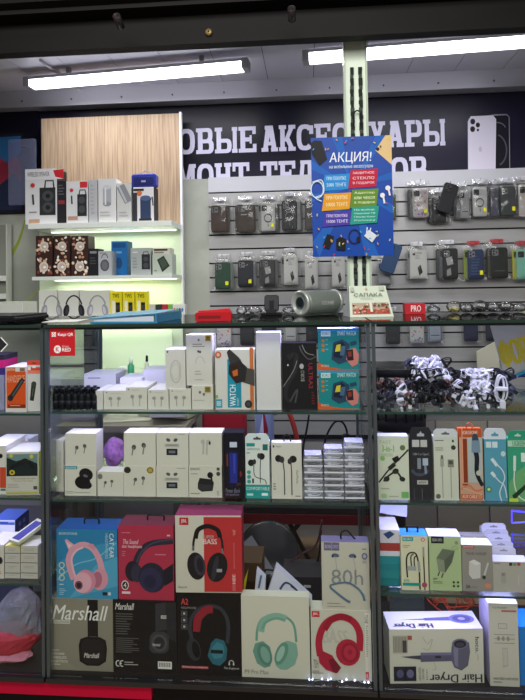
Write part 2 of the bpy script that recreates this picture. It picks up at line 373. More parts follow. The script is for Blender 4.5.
def slabtext(mb, word, xa, xb, z0, z1, y, mat):
    wd = {'Ы': 1.28, 'М': 1.2}; tot = sum(wd.get(c, 1) for c in word) + .07*(len(word)-1); u = (xb-xa)/tot; x = xa
    for c in word:
        w = wd.get(c, 1)*u
        for i, p in enumerate(slab(c)):
            q = [(x+a*w, z0+b*(z1-z0)) for a, b in p]
            ar = sum(q[i][0]*q[(i+1) % len(q)][1]-q[(i+1) % len(q)][0]*q[i][1] for i in range(len(q)))
            if ar < 0: q.reverse()
            mb.add([Vector((a, y-.00004*i, b)) for a, b in q], [tuple(range(len(q)))], mat)
        x += w + .07*u
WL = M('cbc7de', .4); mb = MB(); yl = -.003
def bx(px, py): return at(px, py, 1.567).x
def bz(px, py): return at(px, py, 1.567).z
z1, z0 = bz(262, 125), bz(262, 151)
slabtext(mb, 'НОВЫЕ', bx(158, 138), bx(256, 138), z0, z1, yl, WL)
slabtext(mb, 'АКСЕССУАРЫ', bx(261, 135), bx(446, 132), z0, z1, yl, WL)
z1, z0 = bz(262, 161), bz(262, 187)
slabtext(mb, 'РЕМОНТ', bx(140, 172), bx(249, 172), z0, z1, yl, WL)
slabtext(mb, 'ТЕЛЕФОНОВ', bx(260, 168), bx(428, 166), z0, z1, yl, WL)
part(sg, 'lettering', mb, 'white slab serif lettering')
# the phone pictures printed on the sign
mb = MB(); w = bx(520, 150)-bx(468, 150); h = bz(500, 112)-bz(500, 172)
f = Face(mb, (bx(468, 150), -.001, bz(500, 172)), (1, 0, 0), (0, 0, 1), w, h, (0, 220, 428, 640))
f.poly([(20, 640), (230, 640), (355, 640), (362, 250), (340, 228), (240, 226), (20, 250)], '8a8894'); f.poly([(20, 640), (348, 640), (355, 250), (336, 236), (30, 240)], '14121e')
f.arc(240, 480, 90, 110, -70, 75, 12, '55525c'); f.arc(250, 330, 75, 45, 10, 110, 8, '6a6878')
f.poly([(5, 640), (233, 640), (250, 262), (226, 234), (40, 234), (14, 270)], 'd9d2e2')
for (a, b, r) in ((55, 272, 21), (97, 298, 18), (52, 326, 21)): f.ell(a, b, r, r, '2a2730'); f.ell(a, b, r*.5, r*.5, '0d0c12')
f.ell(96, 334, 10, 10, '3a3640'); f.ell(112, 470, 14, 20, 'c0b8cc')
part(sg, 'phone_picture', mb, 'picture of a silver phone back with three lenses')
mb = MB(); f = Face(mb, (bx(-6, 170), -.017, bz(10, 214)), (1, 0, 0), (0, 0, 1), bx(24, 170)-bx(-6, 170), bz(10, 132)-bz(10, 214), (0, 0, 60, 160))
f.rect(0, 2, 58, 158, '202028'); f.rect(0, 8, 53, 152, '20355f'); f.poly([(0, 130), (0, 60), (30, 30), (53, 60), (53, 120)], 'a8364e'); f.poly([(0, 40), (0, 10), (53, 8), (53, 40), (25, 60)], '2a5f8e')
f.poly([(0, 152), (0, 110), (40, 80), (53, 100), (53, 152)], '27304f')
part(sg, 'phone_picture', mb, 'picture of a dark phone with a blue and red screen')
# marble wall panel on the left, pale panel beside the slats
mb = MB(); mz0 = .2; x0 = -2.09; x1 = at(209, 250, 1.58).x
mb.box(x0, x1, 1.58, 1.60, mz0, zb0-.005, M('aeb1a7', .3, noise=.2, scale=2.2, h2='8d9189'))
mz = mb.build('wall_panel'); tag(mz, 'pale marble wall panel with green leaf strokes beside the shelving', 'wall panel')
mb = MB(); f = Face(mb, (x0, 1.58, mz0), (1, 0, 0), (0, 0, 1), x1-x0, zb0-.005-mz0, (0, 0, 100, 100))
def mp(px, py): p = at(px, py, 1.58); return ((p.x-x0)/(x1-x0)*100, (1-(p.z-mz0)/(zb0-.005-mz0))*100)
f.cur([mp(25, 220), mp(20, 238), mp(12, 254), mp(3, 268)], .5, '8f9c3a', 2.0); f.cur([mp(44, 284), mp(36, 292), mp(25, 303)], .3, '94a052', .7)
f.cur([mp(10, 225), mp(2, 262)], .3, 'b5ba9c'); part(mz, 'leaf_print', mb, 'yellow green leaf strokes')
# slat wall
SX0 = at(209, 250, 1.575).x; SZ1 = at(262, 176, 1.575).z; p_ = .0799
sw = thing('slat_wall', 'grey slatted display wall with dark grooves holding bagged phone cases', 'slat wall', (0, 1.575, 0))
mb = MB(); mb.box(SX0, 1.49, .012, .024, .55, SZ1, M('1b1a1c', .6)); part(sw, 'backing', mb)
gz = at(262, 191.5, 1.575).z; mb = MB(); mb.box(SX0, 1.49, 0, .012, gz+.004, SZ1, M('c2c1c8', .4)); part(sw, 'top_rail', mb, 'white top rail')
k = 0; z = gz - .004
while z > .6:
    mb = MB(); mb.box(SX0, 1.49, 0, .012, z-p_+.009, z, M('aaa9aa', .38, .25, noise=.1, scale=3, stretch=(1, 1, 8))); part(sw, 'slat', mb); z -= p_
# ------------------------------------------------------------------ window post with brush strips, the promo poster
py0 = .46; pa = at(345.5, 160, py0); pb = at(369, 160, py0)
post = thing('window_post', 'pale green white post standing on the counter behind the promo poster', 'post', ((pa.x+pb.x)/2, py0, 1.30))
hw = (pb.x-pa.x)/2; mb = MB(); H = ZC - 1.301
mb.box(-hw, hw, 0, .05, .001, H, M('e2efdc', .35)); mb.box(-hw, -hw+.006, -.008, 0, .001, H, M('b9c6b4', .35)); mb.box(hw-.006, hw, -.008, 0, .001, H, M('b9c6b4', .35)); part(post, 'post', mb)
for xo in (350, 358.5):
    p = at(xo+2.2, 100, py0); a = at(350, 68, py0).z-1.30; mb = MB(); q = p.x-post.location.x; b0 = at(350, 290, py0).z-1.3
    n = 60
    for k in range(n):
        z = b0+(a-b0)*k/n; mb.box(q-.0062+random.uniform(-.0015, .001), q+.0062+random.uniform(-.001, .0015), -.007, 0, z, z+(a-b0)/n*.97, M('2c312c' if k % 3 else '4c544c', .9))
    part(post, 'brush_strip', mb)
mb = MB(); p = at(357, 118, py0); q = p.x-post.location.x; mb.tube(spline([(q-.012, -.012, p.z-1.3-.03), (q-.012, -.014, p.z-1.3+.01), (q, -.016, p.z-1.3+.022), (q+.012, -.014, p.z-1.3+.01), (q+.012, -.012, p.z-1.3-.03)], 4), .0025, M('1a1a1a')); part(post, 'cable_loop', mb)
PY = .43; a = at(313, 257, PY); b = at(394, 257, PY); t_ = at(353, 136.5, PY).z; w = b.x-a.x; h = t_-a.z
po = thing('promo_poster', 'blue promotional poster with coloured boxes hanging in front of the post', 'poster', (a.x, PY, a.z))
mb = MB(); mb.box(0, w, 0, .002, 0, h, M('0a46a8', .4))
f = Face(mb, (0, 0, 0), (1, 0, 0), (0, 0, 1), w, h, (42, 32, 455, 665))
for k in range(0, 16):
    an = R(k*22.5+8); c, s_ = math.cos(an), math.sin(an)
    def lim(a):
        L = 600; 
        cx, cy = 248, 300; dx, dy = math.cos(a), math.sin(a)
        if dx > 0: L = min(L, (455-cx)/dx)
        if dx < 0: L = min(L, (42-cx)/dx)
        if dy > 0: L = min(L, (665-cy)/dy)
        if dy < 0: L = min(L, (32-cy)/dy)
        return (cx+dx*L, cy+dy*L)
    if k % 2: f.poly([(248, 300), lim(an+.09), lim(an-.09)], '1a62bd')
f.poly([(60, 45), (98, 50), (125, 150), (85, 185), (45, 120), (42, 60)], '15161f'); f.poly([(372, 110), (425, 32), (455, 32), (455, 190)], 'e8c78e')
f.ell(384, 104, 9, 10, '2a2422'); f.ell(398, 92, 6, 7, '2a2422')
f.text('АКЦИЯ!', 136, 114, 352, 176, 'f4f6ff', bold=.012, shear=.1); f.text('на мобильные аксессуары', 135, 180, 358, 204, 'cfe0f6', bold=.02)
f.k += 1
for (q, c, ls, cc) in (((98, 232, 240, 318), '1f8fd6', ('ПРИ ПОКУПКЕ', '5000 ТЕНГЕ'), 'd8ecff'), ((232, 210, 384, 308), 'c4143c', ('ЗАЩИТНОЕ', 'СТЕКЛО', 'В ПОДАРОК'), 'ffe4ea'),
       ((94, 333, 246, 424), 'e8a018', ('ПРИ ПОКУПКЕ', '10000 ТЕНГЕ'), 'fff0c0'), ((238, 316, 384, 412), '66902a', ('Адаптер', 'или чехол', 'в подарок'), 'f0ffd0'),
       ((94, 432, 244, 508), '4a38a8', ('ПРИ ПОКУПКЕ', '15000 ТЕНГЕ'), 'f0e8ff'), ((236, 408, 384, 500), '20a08c', ('На выбор:', 'Наушники ТФ', 'Пауэр банк', 'Колонку'), 'dffff4')):
    x0_, y0_, x1_, y1_ = q; f.poly([(x0_-2, y1_), (x1_-12, y1_-8), (x1_, y0_-4), (x0_+12, y0_)], c)
    n = len(ls); st = (y1_-y0_-18)/n
    for i, t in enumerate(ls):
        f.text(t, x0_+22, y0_+10+st*i, x1_-20, y0_+10+st*i+st*.56, cc, bold=.015)
f.poly([(92, 610), (125, 625), (152, 560), (118, 545)], '0e0f16'); f.poly([(162, 630), (208, 634), (212, 575), (186, 562), (162, 575)], '0c0d14'); f.arc(256, 562, 28, 36, 0, 360, 5, '10121a', 24); f.ell(276, 578, 10, 16, '10121a')
f.poly([(305, 560), (345, 596), (370, 560), (330, 528)], 'e4e8f0'); f.stroke([(318, 545), (322, 515)], 6, 'e4e8f0'); f.stroke([(335, 540), (340, 518)], 5, 'e4e8f0')
f.arc(70, 310, 32, 44, 0, 360, 6, 'cfe0ee', 24); f.cur([(46, 270), (95, 262), (102, 330), (60, 352), (92, 372)], 5, 'dfeaf4')
f.stroke([(432, 310), (440, 352)], 9, 'f0f2f8'); f.ell(430, 312, 13, 13, 'f0f2f8'); f.stroke([(404, 345), (412, 392)], 9, 'f0f2f8'); f.ell(402, 350, 12, 13, 'f0f2f8')
rd = random.Random(3)
for k in range(46):
    x_, y_ = rd.uniform(52, 440), rd.choice((rd.uniform(40, 105), rd.uniform(510, 655), rd.uniform(200, 640)))
    if 90 < x_ < 390 and 105 < y_ < 515: continue
    c = rd.choice(('e8d14a', 'd2344a', '3fb0e8', 'd8a84a'))
    if 180 < x_ < 380 and y_ > 84 and y_ < 200: continue
    a_ = rd.uniform(0, 3); f.stroke([(x_, y_), (x_+10*math.cos(a_), y_+14*math.sin(a_))], 5, c)
part(po, 'sheet', mb)
mb = MB(); mb.box(w*.49, w*.53, .002, .03, h-.02, h-.006, M('d8d8d0')); part(po, 'tape', mb)
# ================================================================== glass cases
XA, XB = at(44.5, 500, 0).x, at(374.5, 500, 0).x
ZT = at(262, 322.3, 0).z          # top surface of the counter glass
D = .44
def glass_case(x0, x1, shelves, zb, label, leds):
    t = thing('display_case', label, 'display case', ((x0+x1)/2, 0, zb), 0, 'glass display cases in a row'); w = (x1-x0)/2-.0008; h = ZT-zb
    AL = M('5f686c', .3, .6)
    for sx in (-1, 1):
        for (ya, yb) in ((.002, .016), (D-.016, D-.002)):
            mb = MB(); xa = sx*w-(0 if sx < 0 else .009); mb.box(xa, xa+.009, ya, yb, 0, h-.0085, AL); part(t, 'corner_post', mb)
    mb = MB(); mb.box(-w, w, -.006, D, h-.008, h, TOPG); mb.box(-w, w, -.0078, -.0062, h-.0085, h+.0001, M('27382f', .2)); mb.box(-w, w, D, D+.0015, h-.008, h, EDGE); part(t, 'counter_top', mb, 'thick clear glass top')
    mb = MB(); mb.box(-w+.013, w-.013, .004, .0125, h-.016, h-.0088, M('32363a', .35, .5)); part(t, 'front_rail', mb)
    mb = MB(); mb.box(-w+.013, w-.013, .004, .008, .003, h-.017, GLASS); part(t, 'front_glass', mb)
    for sx in (-1, 1):
        mb = MB(); xx = sx*(w-.004); mb.box(xx-.002, xx+.002, .0165, D-.017, .003, h-.01, GLASS); part(t, 'side_glass', mb)
    for z in shelves:
        mb = MB(); q = z-zb; mb.box(-w+.0125, w-.0125, .0165, D-.02, q-.006, q, SHELFG); mb.box(-w+.0125, w-.0125, .0145, .0163, q-.0061, q+.0001, EDGE); part(t, 'shelf', mb, 'glass shelf with green edge')
        for sx in (-1, 1):
            mb = MB(); mb.box(sx*(w-.016)-.003, sx*(w-.016)+.003, .05, D-.05, q-.012, q-.0062, M('777c80', .3, .8)); part(t, 'shelf_bracket', mb)
    mb = MB(); mb.box(-w, w, -.004, D, -.012, 0, M('1d1c1f', .35)); mb.box(-w, w, -.0062, -.004, -.012, 0, M('3c3a3a', .3, .5)); part(t, 'bottom_board', mb, 'dark bottom board')
    # LED strip under the counter top, its violet is also put into some box top colours
    mb = MB(); mb.box(-w+.03, w-.03, .017, .022, h-.0135, h-.0095, M('a9a4ff', .5, emit=6)); part(t, 'led_strip', mb)
    for q, en in zip([h-.016]+[z-zb-.0075 for z in shelves], leds):
        if not en: continue
        l = bpy.data.lights.new('led_light', 'AREA'); l.shape = 'RECTANGLE'; l.size = 2*w-.08; l.size_y = .012; l.energy = en; l.color = (.56, .52, 1)
        lo = bpy.data.objects.new('led_light', l); COL.objects.link(lo); lo.parent = t; lo.location = (0, .055, q); lo.rotation_euler = (R(16), 0, 0)
    return t
zs = lambda px, a: [zrow(px, r, .015) for r in a]
SM = zs(210, (412, 501.5)); SL = zs(20, (413.5, 498, 583.5)); SR = zs(450, (412, 503.5, 595))
BM_, BL_, BR_ = Z0, Z0, Z0
Zb = Z0
glass_case(XA-.90, XA-.002, SL, Z0, 'left glass display case with phone accessories, cut by the photo edge', (1.8, 1.4, 1.4, .3))
glass_case(XA+.002, XB-.002, SM, Z0, 'middle glass display case holding headphone boxes and earbuds', (1.7, 1.1, .25))
glass_case(XB+.002, XB+.90, SR, Z0, 'right glass display case with cables, chargers and hair dryer box', (1.6, .9, 1.4, 1.3))
FY = .035
# ------------------------------------------------------------------ art helpers
def apple_buds(f, cx, cy, s, c='55554f', c2='7f7f78'):
    s *= 1.35
    f.ell(cx-s*.55, cy, s*.22, s*.26, c, 20); f.stroke([(cx-s*.6, cy), (cx-s*.75, cy+s*.8)], s*.13, c2)
    f.ell(cx+s*.45, cy-s*.2, s*.22, s*.26, c, -20); f.stroke([(cx+s*.5, cy-s*.2), (cx+s*.35, cy+s*.7)], s*.13, c2)
def pods_open(f, cx, cy, s):
    f.ell(cx-s*.5, cy-s*.9, s*.3, s*.22, '55585a', 25); f.ell(cx+s*.5, cy-s*.9, s*.3, s*.22, '55585a', -25)
    f.rect(cx-s, cy-s*.4, cx+s, cy+s*.05, 'b9b8ac'); f.rect(cx-s*.8, cy-s*.3, cx+s*.8, cy-s*.15, '8a8a84')
    f.rect(cx-s*.75, cy+s*.25, cx+s*.75, cy+s*1.1, '23252a'); f.rect(cx-s*.45, cy+s*.5, cx+s*.45, cy+s*.85, '6e7680')
def gr(f, x0, y0, x1, y1, c): f.rect(x0, y0, x1, y1, c)
CW = 'd6d3c4'
hp = 'headphone boxes at the bottom of the middle case'
# ------------------------------------------------------------------ middle case, bottom row
def a_marsh(f):
    f.rect(203, 38, 455, 325, '8f8b7c'); f.poly([(203, 325), (203, 260), (330, 325)], '98947f')
    f.rect(355, 38, 397, 190, '15151a'); f.rect(362, 186, 392, 200, '6a675e')
    f.poly([(318, 225), (325, 198), (350, 188), (405, 188), (428, 200), (433, 235), (428, 285), (400, 304), (350, 304), (322, 288)], '121216')
    f.poly([(330, 225), (337, 203), (355, 196), (400, 196), (418, 206), (423, 235), (418, 278), (397, 294), (354, 294), (334, 280)], '1e1e23')
    f.text('Marshall', 212, 62, 438, 122, 'efeeea', bold=.016, shear=.3)
    f.rect(217, 123, 284, 138, 'd8d6cc'); f.text('HEADPHONES', 220, 126, 281, 135, '6f6c60', bold=.02)
    f.text('Marshall', 340, 252, 402, 272, 'e6e4dc', bold=.016, shear=.3)
    f.text('MAJOR IV', 212, 242, 240, 250, 'e8e6dc'); f.text('ON-EAR', 212, 254, 262, 264, 'e8e6dc', bold=.02); f.text('WIRELESS', 212, 269, 270, 279, 'e8e6dc', bold=.02); f.text('BLUETOOTH', 212, 284, 274, 294, 'e8e6dc', bold=.02); f.lines(212, 299, 262, 310, 1, 'c8c6bc')
mar = carton('headphone_box', 'grey headphone box with large white script lettering at the left end', 'box', 'M', (203, 38, 457, 326), FY, .075, '8f8b7c', a_marsh, BM_, hp)
def a_marb(f):
    f.text('Marshall', 20, 52, 92, 78, 'e8e6e0', bold=.016, shear=.3)
    f.lines(22, 92, 88, 180, 9, '5d5c5a'); f.lines(22, 188, 118, 250, 8, '5d5c5a', 4)
    f.poly([(172, 50), (212, 44), (214, 150), (172, 160)], '38383e'); f.rect(193, 95, 250, 108, 'c8c6c0'); f.text('WIRELESS', 196, 97, 247, 106, '26262a')
    f.poly([(214, 44), (250, 44), (250, 200), (214, 180)], '2b2b31')
    f.poly([(150, 180), (165, 160), (205, 158), (222, 175), (222, 225), (205, 243), (160, 243), (148, 228)], '3e3e44'); f.ell(186, 203, 30, 34, '505056'); f.ell(186, 203, 20, 24, '2c2c32')
    f.text('Marshall', 160, 205, 190, 216, 'd0cec8', bold=.016, shear=.3)
    f.arc(30, 288, 8, 11, 60, 300, 3.5, 'e4e2dc'); f.arc(45, 288, 8, 11, 60, 300, 3.5, 'e4e2dc'); f.rect(36, 286, 44, 290, 'e4e2dc'); f.lines(54, 280, 106, 298, 2, 'b0aeaa')
    f.rect(180, 274, 232, 303, 'eeece6'); 
    for k in range(14): f.rect(184+k*3.2, 278, 184+k*3.2+(1.2 if k % 3 else 2), 295, '101014'); f.k -= 1
    f.k += 1
mab = carton('headphone_box', 'black headphone box back with small white text and barcode', 'box', 'N', (11, 40, 251, 322), FY+.002, .075, '16171a', a_marb, BM_, hp)
def a_a2(f):
    f.text('A2', 268, 35, 294, 58, 'e04a50', bold=.03); f.text('HEADPHONE', 268, 66, 324, 74, 'a09c9c')
    for k in range(3): f.rect(268, 82+k*25, 290, 102+k*25, '6b6b70'); f.rect(270, 84+k*25, 288, 100+k*25, '141418'); f.ell(279, 92+k*25, 5, 5, 'b8b8bc')
    f.cur([(312, 205), (300, 140), (322, 85), (370, 60), (420, 72), (445, 125), (440, 200)], 14, '383b44'); f.cur([(325, 160), (330, 110), (360, 76), (388, 72)], 26, '9a2433'); f.cur([(335, 150), (342, 112), (364, 88), (384, 82)], 10, '8a2a34')
    f.ell(314, 228, 26, 44, '33363e', -12); f.ell(322, 228, 14, 32, '0c0d10', -12)
    f.poly([(380, 200), (398, 182), (428, 190), (440, 220), (436, 262), (412, 286), (384, 280), (366, 250)], '2f6c7e'); f.poly([(385, 215), (402, 196), (424, 204), (430, 228), (420, 255), (392, 262), (378, 240)], '408898'); f.rect(378, 226, 424, 240, '0e2228')
    f.rect(267, 290, 368, 300, 'b05058'); f.text('Wireless stereo headphone', 270, 291, 365, 299, 'f0d8d8')
    f.arc(455, 275, 9, 11, 0, 180, 3, 'd8d6d4'); f.ell(447, 278, 3, 5, 'd8d6d4'); f.ell(463, 278, 3, 5, 'd8d6d4'); f.text('The Explorer', 427, 289, 484, 300, 'd8d6d4')
a2 = carton('headphone_box', 'black box showing a gaming headphone with dark red band and teal cup', 'box', 'N', (252, 12, 491, 326), FY+.001, .085, '121216', a_a2, BM_, hp)
def a_p9(f):
    f.cur([(62, 195), (66, 150), (84, 112), (125, 95), (170, 100), (203, 130), (212, 195)], 9, '6fa594'); f.cur([(78, 160), (92, 118), (135, 99), (175, 108)], 26, '8dbba9'); f.cur([(84, 150), (98, 124), (136, 107), (170, 113)], 9, '79a998')
    f.poly([(47, 235), (56, 205), (85, 195), (112, 215), (120, 250), (112, 290), (90, 297), (62, 280)], '6d9f90'); f.ell(92, 246, 26, 44, '5d8c7f', -18); f.ell(94, 246, 16, 32, '83b3a2', -18)
    f.poly([(132, 285), (135, 240), (155, 200), (180, 190), (212, 200), (218, 240), (205, 280), (175, 300), (150, 300)], '86b5a4'); f.ell(155, 240, 22, 46, '679a8a', 22); f.ell(152, 240, 12, 32, 'a4cabb', 22)
    f.text('P9 Pro Max', 16, 304, 106, 320, '8a8a82')
p9 = carton('headphone_box', 'white box picturing mint green over-ear headphones', 'box', 'O', (5, 24, 262, 334), FY+.001, .032, 'dad7c6', a_p9, BM_, hp)
def a_jbl(f):
    f.rect(270, 82, 300, 104, 'd02c3a'); f.text('JBL', 274, 87, 296, 99, 'f4e8e8', bold=.03)
    f.text('PURE', 312, 118, 348, 148, 'c6c3b8', bold=.02, shear=-.1); f.text('BASS', 312, 150, 405, 200, 'c6c3b8', bold=.04); f.rect(470, 82, 493, 338, 'e8e5da'); f.text('TUNE', 470, 90, 482, 122, '33332f', rot=-90); f.lines(474, 130, 482, 250, 14, '9b988e')
    f.cur([(300, 250), (296, 190), (320, 130), (375, 100), (425, 115), (450, 160), (448, 225)], 26, 'b8243f'); f.cur([(318, 150), (345, 112), (385, 98), (420, 108)], 22, 'a21c36')
    f.poly([(292, 245), (310, 230), (345, 245), (372, 290), (358, 312), (320, 300), (296, 275)], 'b4223e'); f.poly([(330, 262), (350, 255), (378, 290), (362, 312), (345, 305)], '831730')
    f.ell(405, 232, 46, 50, 'ba2642'); f.ell(412, 232, 33, 37, '9d1c37'); f.ell(412, 232, 24, 28, 'c23049'); f.ell(412, 230, 9, 10, 'a82240')
    f.text('72H', 274, 262, 292, 294, '8a887e'); f.lines(268, 304, 312, 318, 2, '8f8c82'); f.rect(470, 302, 482, 330, 'd02c3a'); f.text('JBL', 472, 305, 481, 327, 'f4e8e8', rot=90)
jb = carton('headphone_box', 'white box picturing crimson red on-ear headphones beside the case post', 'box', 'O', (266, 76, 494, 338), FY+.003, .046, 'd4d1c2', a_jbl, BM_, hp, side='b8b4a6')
# second layer
def a_cat(f):
    f.poly([(247, 480), (247, 330), (340, 260), (515, 220), (515, 480)], '3f97c0'); f.poly([(300, 480), (420, 330), (515, 290), (515, 420)], '56a9cd'); f.cur([(250, 400), (330, 330), (420, 300), (510, 230)], 5, '7cc2df')
    f.cur([(322, 395), (306, 345), (302, 300), (325, 258), (365, 240), (405, 255), (432, 295), (447, 350), (450, 390)], 26, 'e0a3b4'); f.cur([(332, 390), (318, 340), (315, 300), (335, 268), (365, 252)], 8, 'f0bfca')
    f.poly([(284, 222), (292, 216), (330, 244), (302, 268)], 'e0a3b4'); f.poly([(290, 228), (318, 244), (302, 258)], 'f3ccd4'); f.poly([(384, 243), (398, 235), (412, 236), (418, 266)], 'd894a8')
    f.ell(438, 392, 36, 48, 'dd9bae', 8); f.ell(425, 394, 22, 36, 'b97088', 8); f.ell(374, 402, 46, 52, 'd98fa6', 8); f.ell(362, 408, 40, 46, 'e9b0c0', 8); f.ell(345, 420, 17, 19, '26222c'); f.arc(345, 420, 12, 14, 0, 360, 2, 'c07090', 20)
    f.text('BOROFONE', 260, 186, 340, 197, 'cfe6f0', bold=.02); f.text('CAT EAR', 481, 188, 500, 296, 'e6f2f6', rot=-90, bold=.02); f.text('HEADPHONES', 463, 188, 475, 300, 'b5dcea', rot=-90)
    for k in range(3): f.arc(271, 332+k*28, 11, 12, 0, 360, 4, 'd8dcb8', 20)
    f.lines(260, 415, 284, 425, 1, 'd0e4ec'); f.lines(260, 435, 290, 468, 4, 'a9d0e0'); f.rect(450, 446, 470, 460, '1c3040'); f.rect(474, 446, 486, 460, 'c8dce4')
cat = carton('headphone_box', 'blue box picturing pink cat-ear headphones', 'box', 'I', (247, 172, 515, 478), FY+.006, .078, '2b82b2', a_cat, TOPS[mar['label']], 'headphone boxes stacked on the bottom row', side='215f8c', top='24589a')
handle(cat, '14161c', .24, .0)
def a_pink(f):
    f.cur([(90, 262), (108, 205), (150, 165), (238, 152)], 22, '2c2b3a'); f.cur([(100, 235), (120, 195), (165, 160), (238, 145)], 6, '474660')
    f.ell(84, 268, 28, 38, '232330'); f.ell(100, 275, 22, 34, '343448'); f.ell(158, 290, 52, 56, '26263a', -8); f.ell(152, 298, 42, 46, '313150', -8); f.ell(150, 305, 22, 24, '262642')
    f.poly([(200, 262), (238, 235), (238, 300), (205, 320)], '1f1f2c')
    f.text('The Sound', 50, 148, 108, 166, 'f0c4cf', shear=.3, bold=.02); f.text('dear headphones', 45, 168, 122, 184, 'f0c4cf', shear=.3, bold=.02); f.lines(44, 122, 92, 128, 1, 'd98c9c'); f.lines(45, 192, 60, 215, 3, 'd07688')
    f.ell(56, 320, 14, 18, 'eadfe0'); f.ell(56, 320, 11, 14, '231c22'); f.text('4', 50, 311, 61, 329, 'f0e8e8'); f.rect(44, 343, 76, 352, 'f0d4d8'); f.lines(170, 200, 215, 212, 1, 'd07688'); f.rect(216, 128, 228, 133, 'f0c4cf')
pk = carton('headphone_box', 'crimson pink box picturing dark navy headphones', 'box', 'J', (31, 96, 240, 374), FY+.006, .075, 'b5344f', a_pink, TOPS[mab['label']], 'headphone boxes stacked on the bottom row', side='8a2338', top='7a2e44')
handle(pk, '14161c', .30, .02)
def a_super(f):
    f.rect(353, 64, 495, 345, 'c33639'); f.rect(262, 66, 296, 94, 'c02c34'); f.text('JBL', 268, 72, 291, 88, 'f4e6e6', bold=.03)
    f.cur([(312, 190), (316, 150), (330, 112), (368, 98), (402, 110), (420, 150), (424, 195)], 9, '24242b'); f.cur([(322, 145), (332, 112), (368, 98), (404, 112), (414, 140)], 17, '17171d'); f.stroke([(310, 190), (313, 172)], 6, '7a7a80'); f.stroke([(424, 200), (422, 182)], 6, '7a7a80')
    f.ell(324, 248, 34, 52, '1b1b22', -8); f.ell(336, 244, 20, 40, '3a3948', -8); f.ell(338, 244, 12, 28, '1f1f29', -8); f.ell(402, 252, 38, 56, '1c1c22', 12); f.ell(394, 256, 10, 48, '34343e', 12); f.rect(400, 258, 420, 270, 'a8a8ac')
    f.text('SUPER', 348, 132, 392, 144, 'c9c0b8'); f.text('BASS', 352, 146, 402, 165, 'efe4dc', bold=.03)
    f.text('JBL', 460, 110, 472, 134, 'e0a0a4', rot=-90); f.lines(463, 160, 470, 260, 12, 'd97c80'); f.rect(458, 275, 470, 340, 'd86468'); f.text('Bluetooth', 256, 322, 288, 330, '706c64'); f.text('30H', 458, 280, 470, 312, 'f0dcdc', rot=-90)
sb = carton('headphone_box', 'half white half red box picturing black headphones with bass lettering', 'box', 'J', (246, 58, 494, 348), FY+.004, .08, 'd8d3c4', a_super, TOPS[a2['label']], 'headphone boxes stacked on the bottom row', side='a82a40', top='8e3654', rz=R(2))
def a_80(f):
    f.rect(316, 160, 374, 190, '70698c'); f.text('BOR', 320, 169, 343, 182, 'c8c4d8'); f.text('OFO', 348, 169, 371, 182, 'c8c4d8'); f.rect(344, 160, 346, 190, 'b0acc4')
    f.ell(360, 207, 14, 7, '5b6a86', 10); f.ell(349, 210, 5, 6, '3f4a5e'); f.ell(422, 207, 13, 7, '5b6a86', -10); f.ell(433, 210, 5, 6, '3f4a5e'); f.stroke([(358, 212), (364, 258)], 1.5, '8898a8'); f.stroke([(426, 212), (436, 262)], 1.5, '8898a8')
    f.ell(469, 208, 11, 13, '77748c'); f.ell(469, 208, 6, 7, 'b8b6c0'); f.lines(460, 180, 478, 188, 1, '77748c'); f.lines(460, 225, 478, 236, 2, '9a98a4')
    f.text('80h', 342, 258, 462, 314, '8a9096', bold=.0); f.cur([(340, 315), (338, 325), (352, 338), (395, 370), (412, 378)], 7, '5f7a90', 10); f.cur([(340, 316), (400, 306), (440, 326), (460, 350), (466, 372)], 6, '5f7a90', 10)
    f.cur([(440, 330), (462, 345), (470, 372)], 2, '7c94a6'); f.lines(325, 382, 400, 388, 1, '9a988e'); f.lines(325, 393, 430, 398, 1, '9a988e')
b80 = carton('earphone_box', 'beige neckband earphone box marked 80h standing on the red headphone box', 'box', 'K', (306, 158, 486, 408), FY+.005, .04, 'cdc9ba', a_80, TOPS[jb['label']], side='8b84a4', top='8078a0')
mb = MB(); w, h, d = b80['w'], b80['h'], b80['d']; mb.tube(spline([(-.01, .02, h), (-.008, .02, h+.018), (.006, .02, h+.024), (.016, .02, h+.016), (.03, .02, h)], 4), .0025, M('18181c')); part(b80, 'handle', mb)
# ------------------------------------------------------------------ behind the bottom row of the middle case
def wedge(label, pts, Y, d, z0, col, art=None, cr='K', name='headphone_box'):
    ox, oy, s = CR[cr]; P = [at(ox+x/s, oy+y/s, Y) for x, y in pts]; cx = sum(p.x for p in P)/len(P); mb = MB()
    zz = min(p.z for p in P); q = [(p.x-cx, p.z-zz) for p in P]
    if sum(q[i][0]*q[(i+1) % len(q)][1]-q[(i+1) % len(q)][0]*q[i][1] for i in range(len(q))) < 0: q.reverse()
    mb.prism(q, 0, d, M(col))
    if art: f = Face(mb, (q[0][0]*0, 0, 0), (1, 0, 0), (0, 0, 1), 1, 1, (0, 0, 1, 1)); art(f, lambda x, y: ((at(ox+x/s, oy+y/s, Y).x-cx), 1-(at(ox+x/s, oy+y/s, Y).z-zz)))
    o = mb.build(name, None, (cx, Y, zz)); return tag(o, label, 'box')
def a_w(f, m): f.cur([m(150, 335), m(172, 310), m(205, 330), m(240, 372)], .007, '39496e', .004); f.ell(*m(162, 352), .006, .009, '39496e'); f.cur([m(190, 322), m(225, 350), m(240, 380)], .004, '28344f')
wedge('white triangular leaning box with a navy neckband picture behind the mint headphone box', [(100, 365), (135, 250), (270, 375), (262, 400), (100, 400)], .10, .03, None, 'd3d2e2', a_w)
wedge('narrow white leaning box behind the mint headphone box, left of the neckband one', [(50, 400), (62, 266), (95, 300), (92, 400)], .105, .03, None, 'cfcede', lambda f, m: f.poly([m(66, 330), m(74, 330), m(84, 282), m(76, 282)], '4a6a86'))
wedge('yellow plastic wedge peeking out beside the bass headphone box', [(4, 330), (30, 265), (18, 345), (4, 400)], .14, .012, None, 'd8c620', name='price_tag')
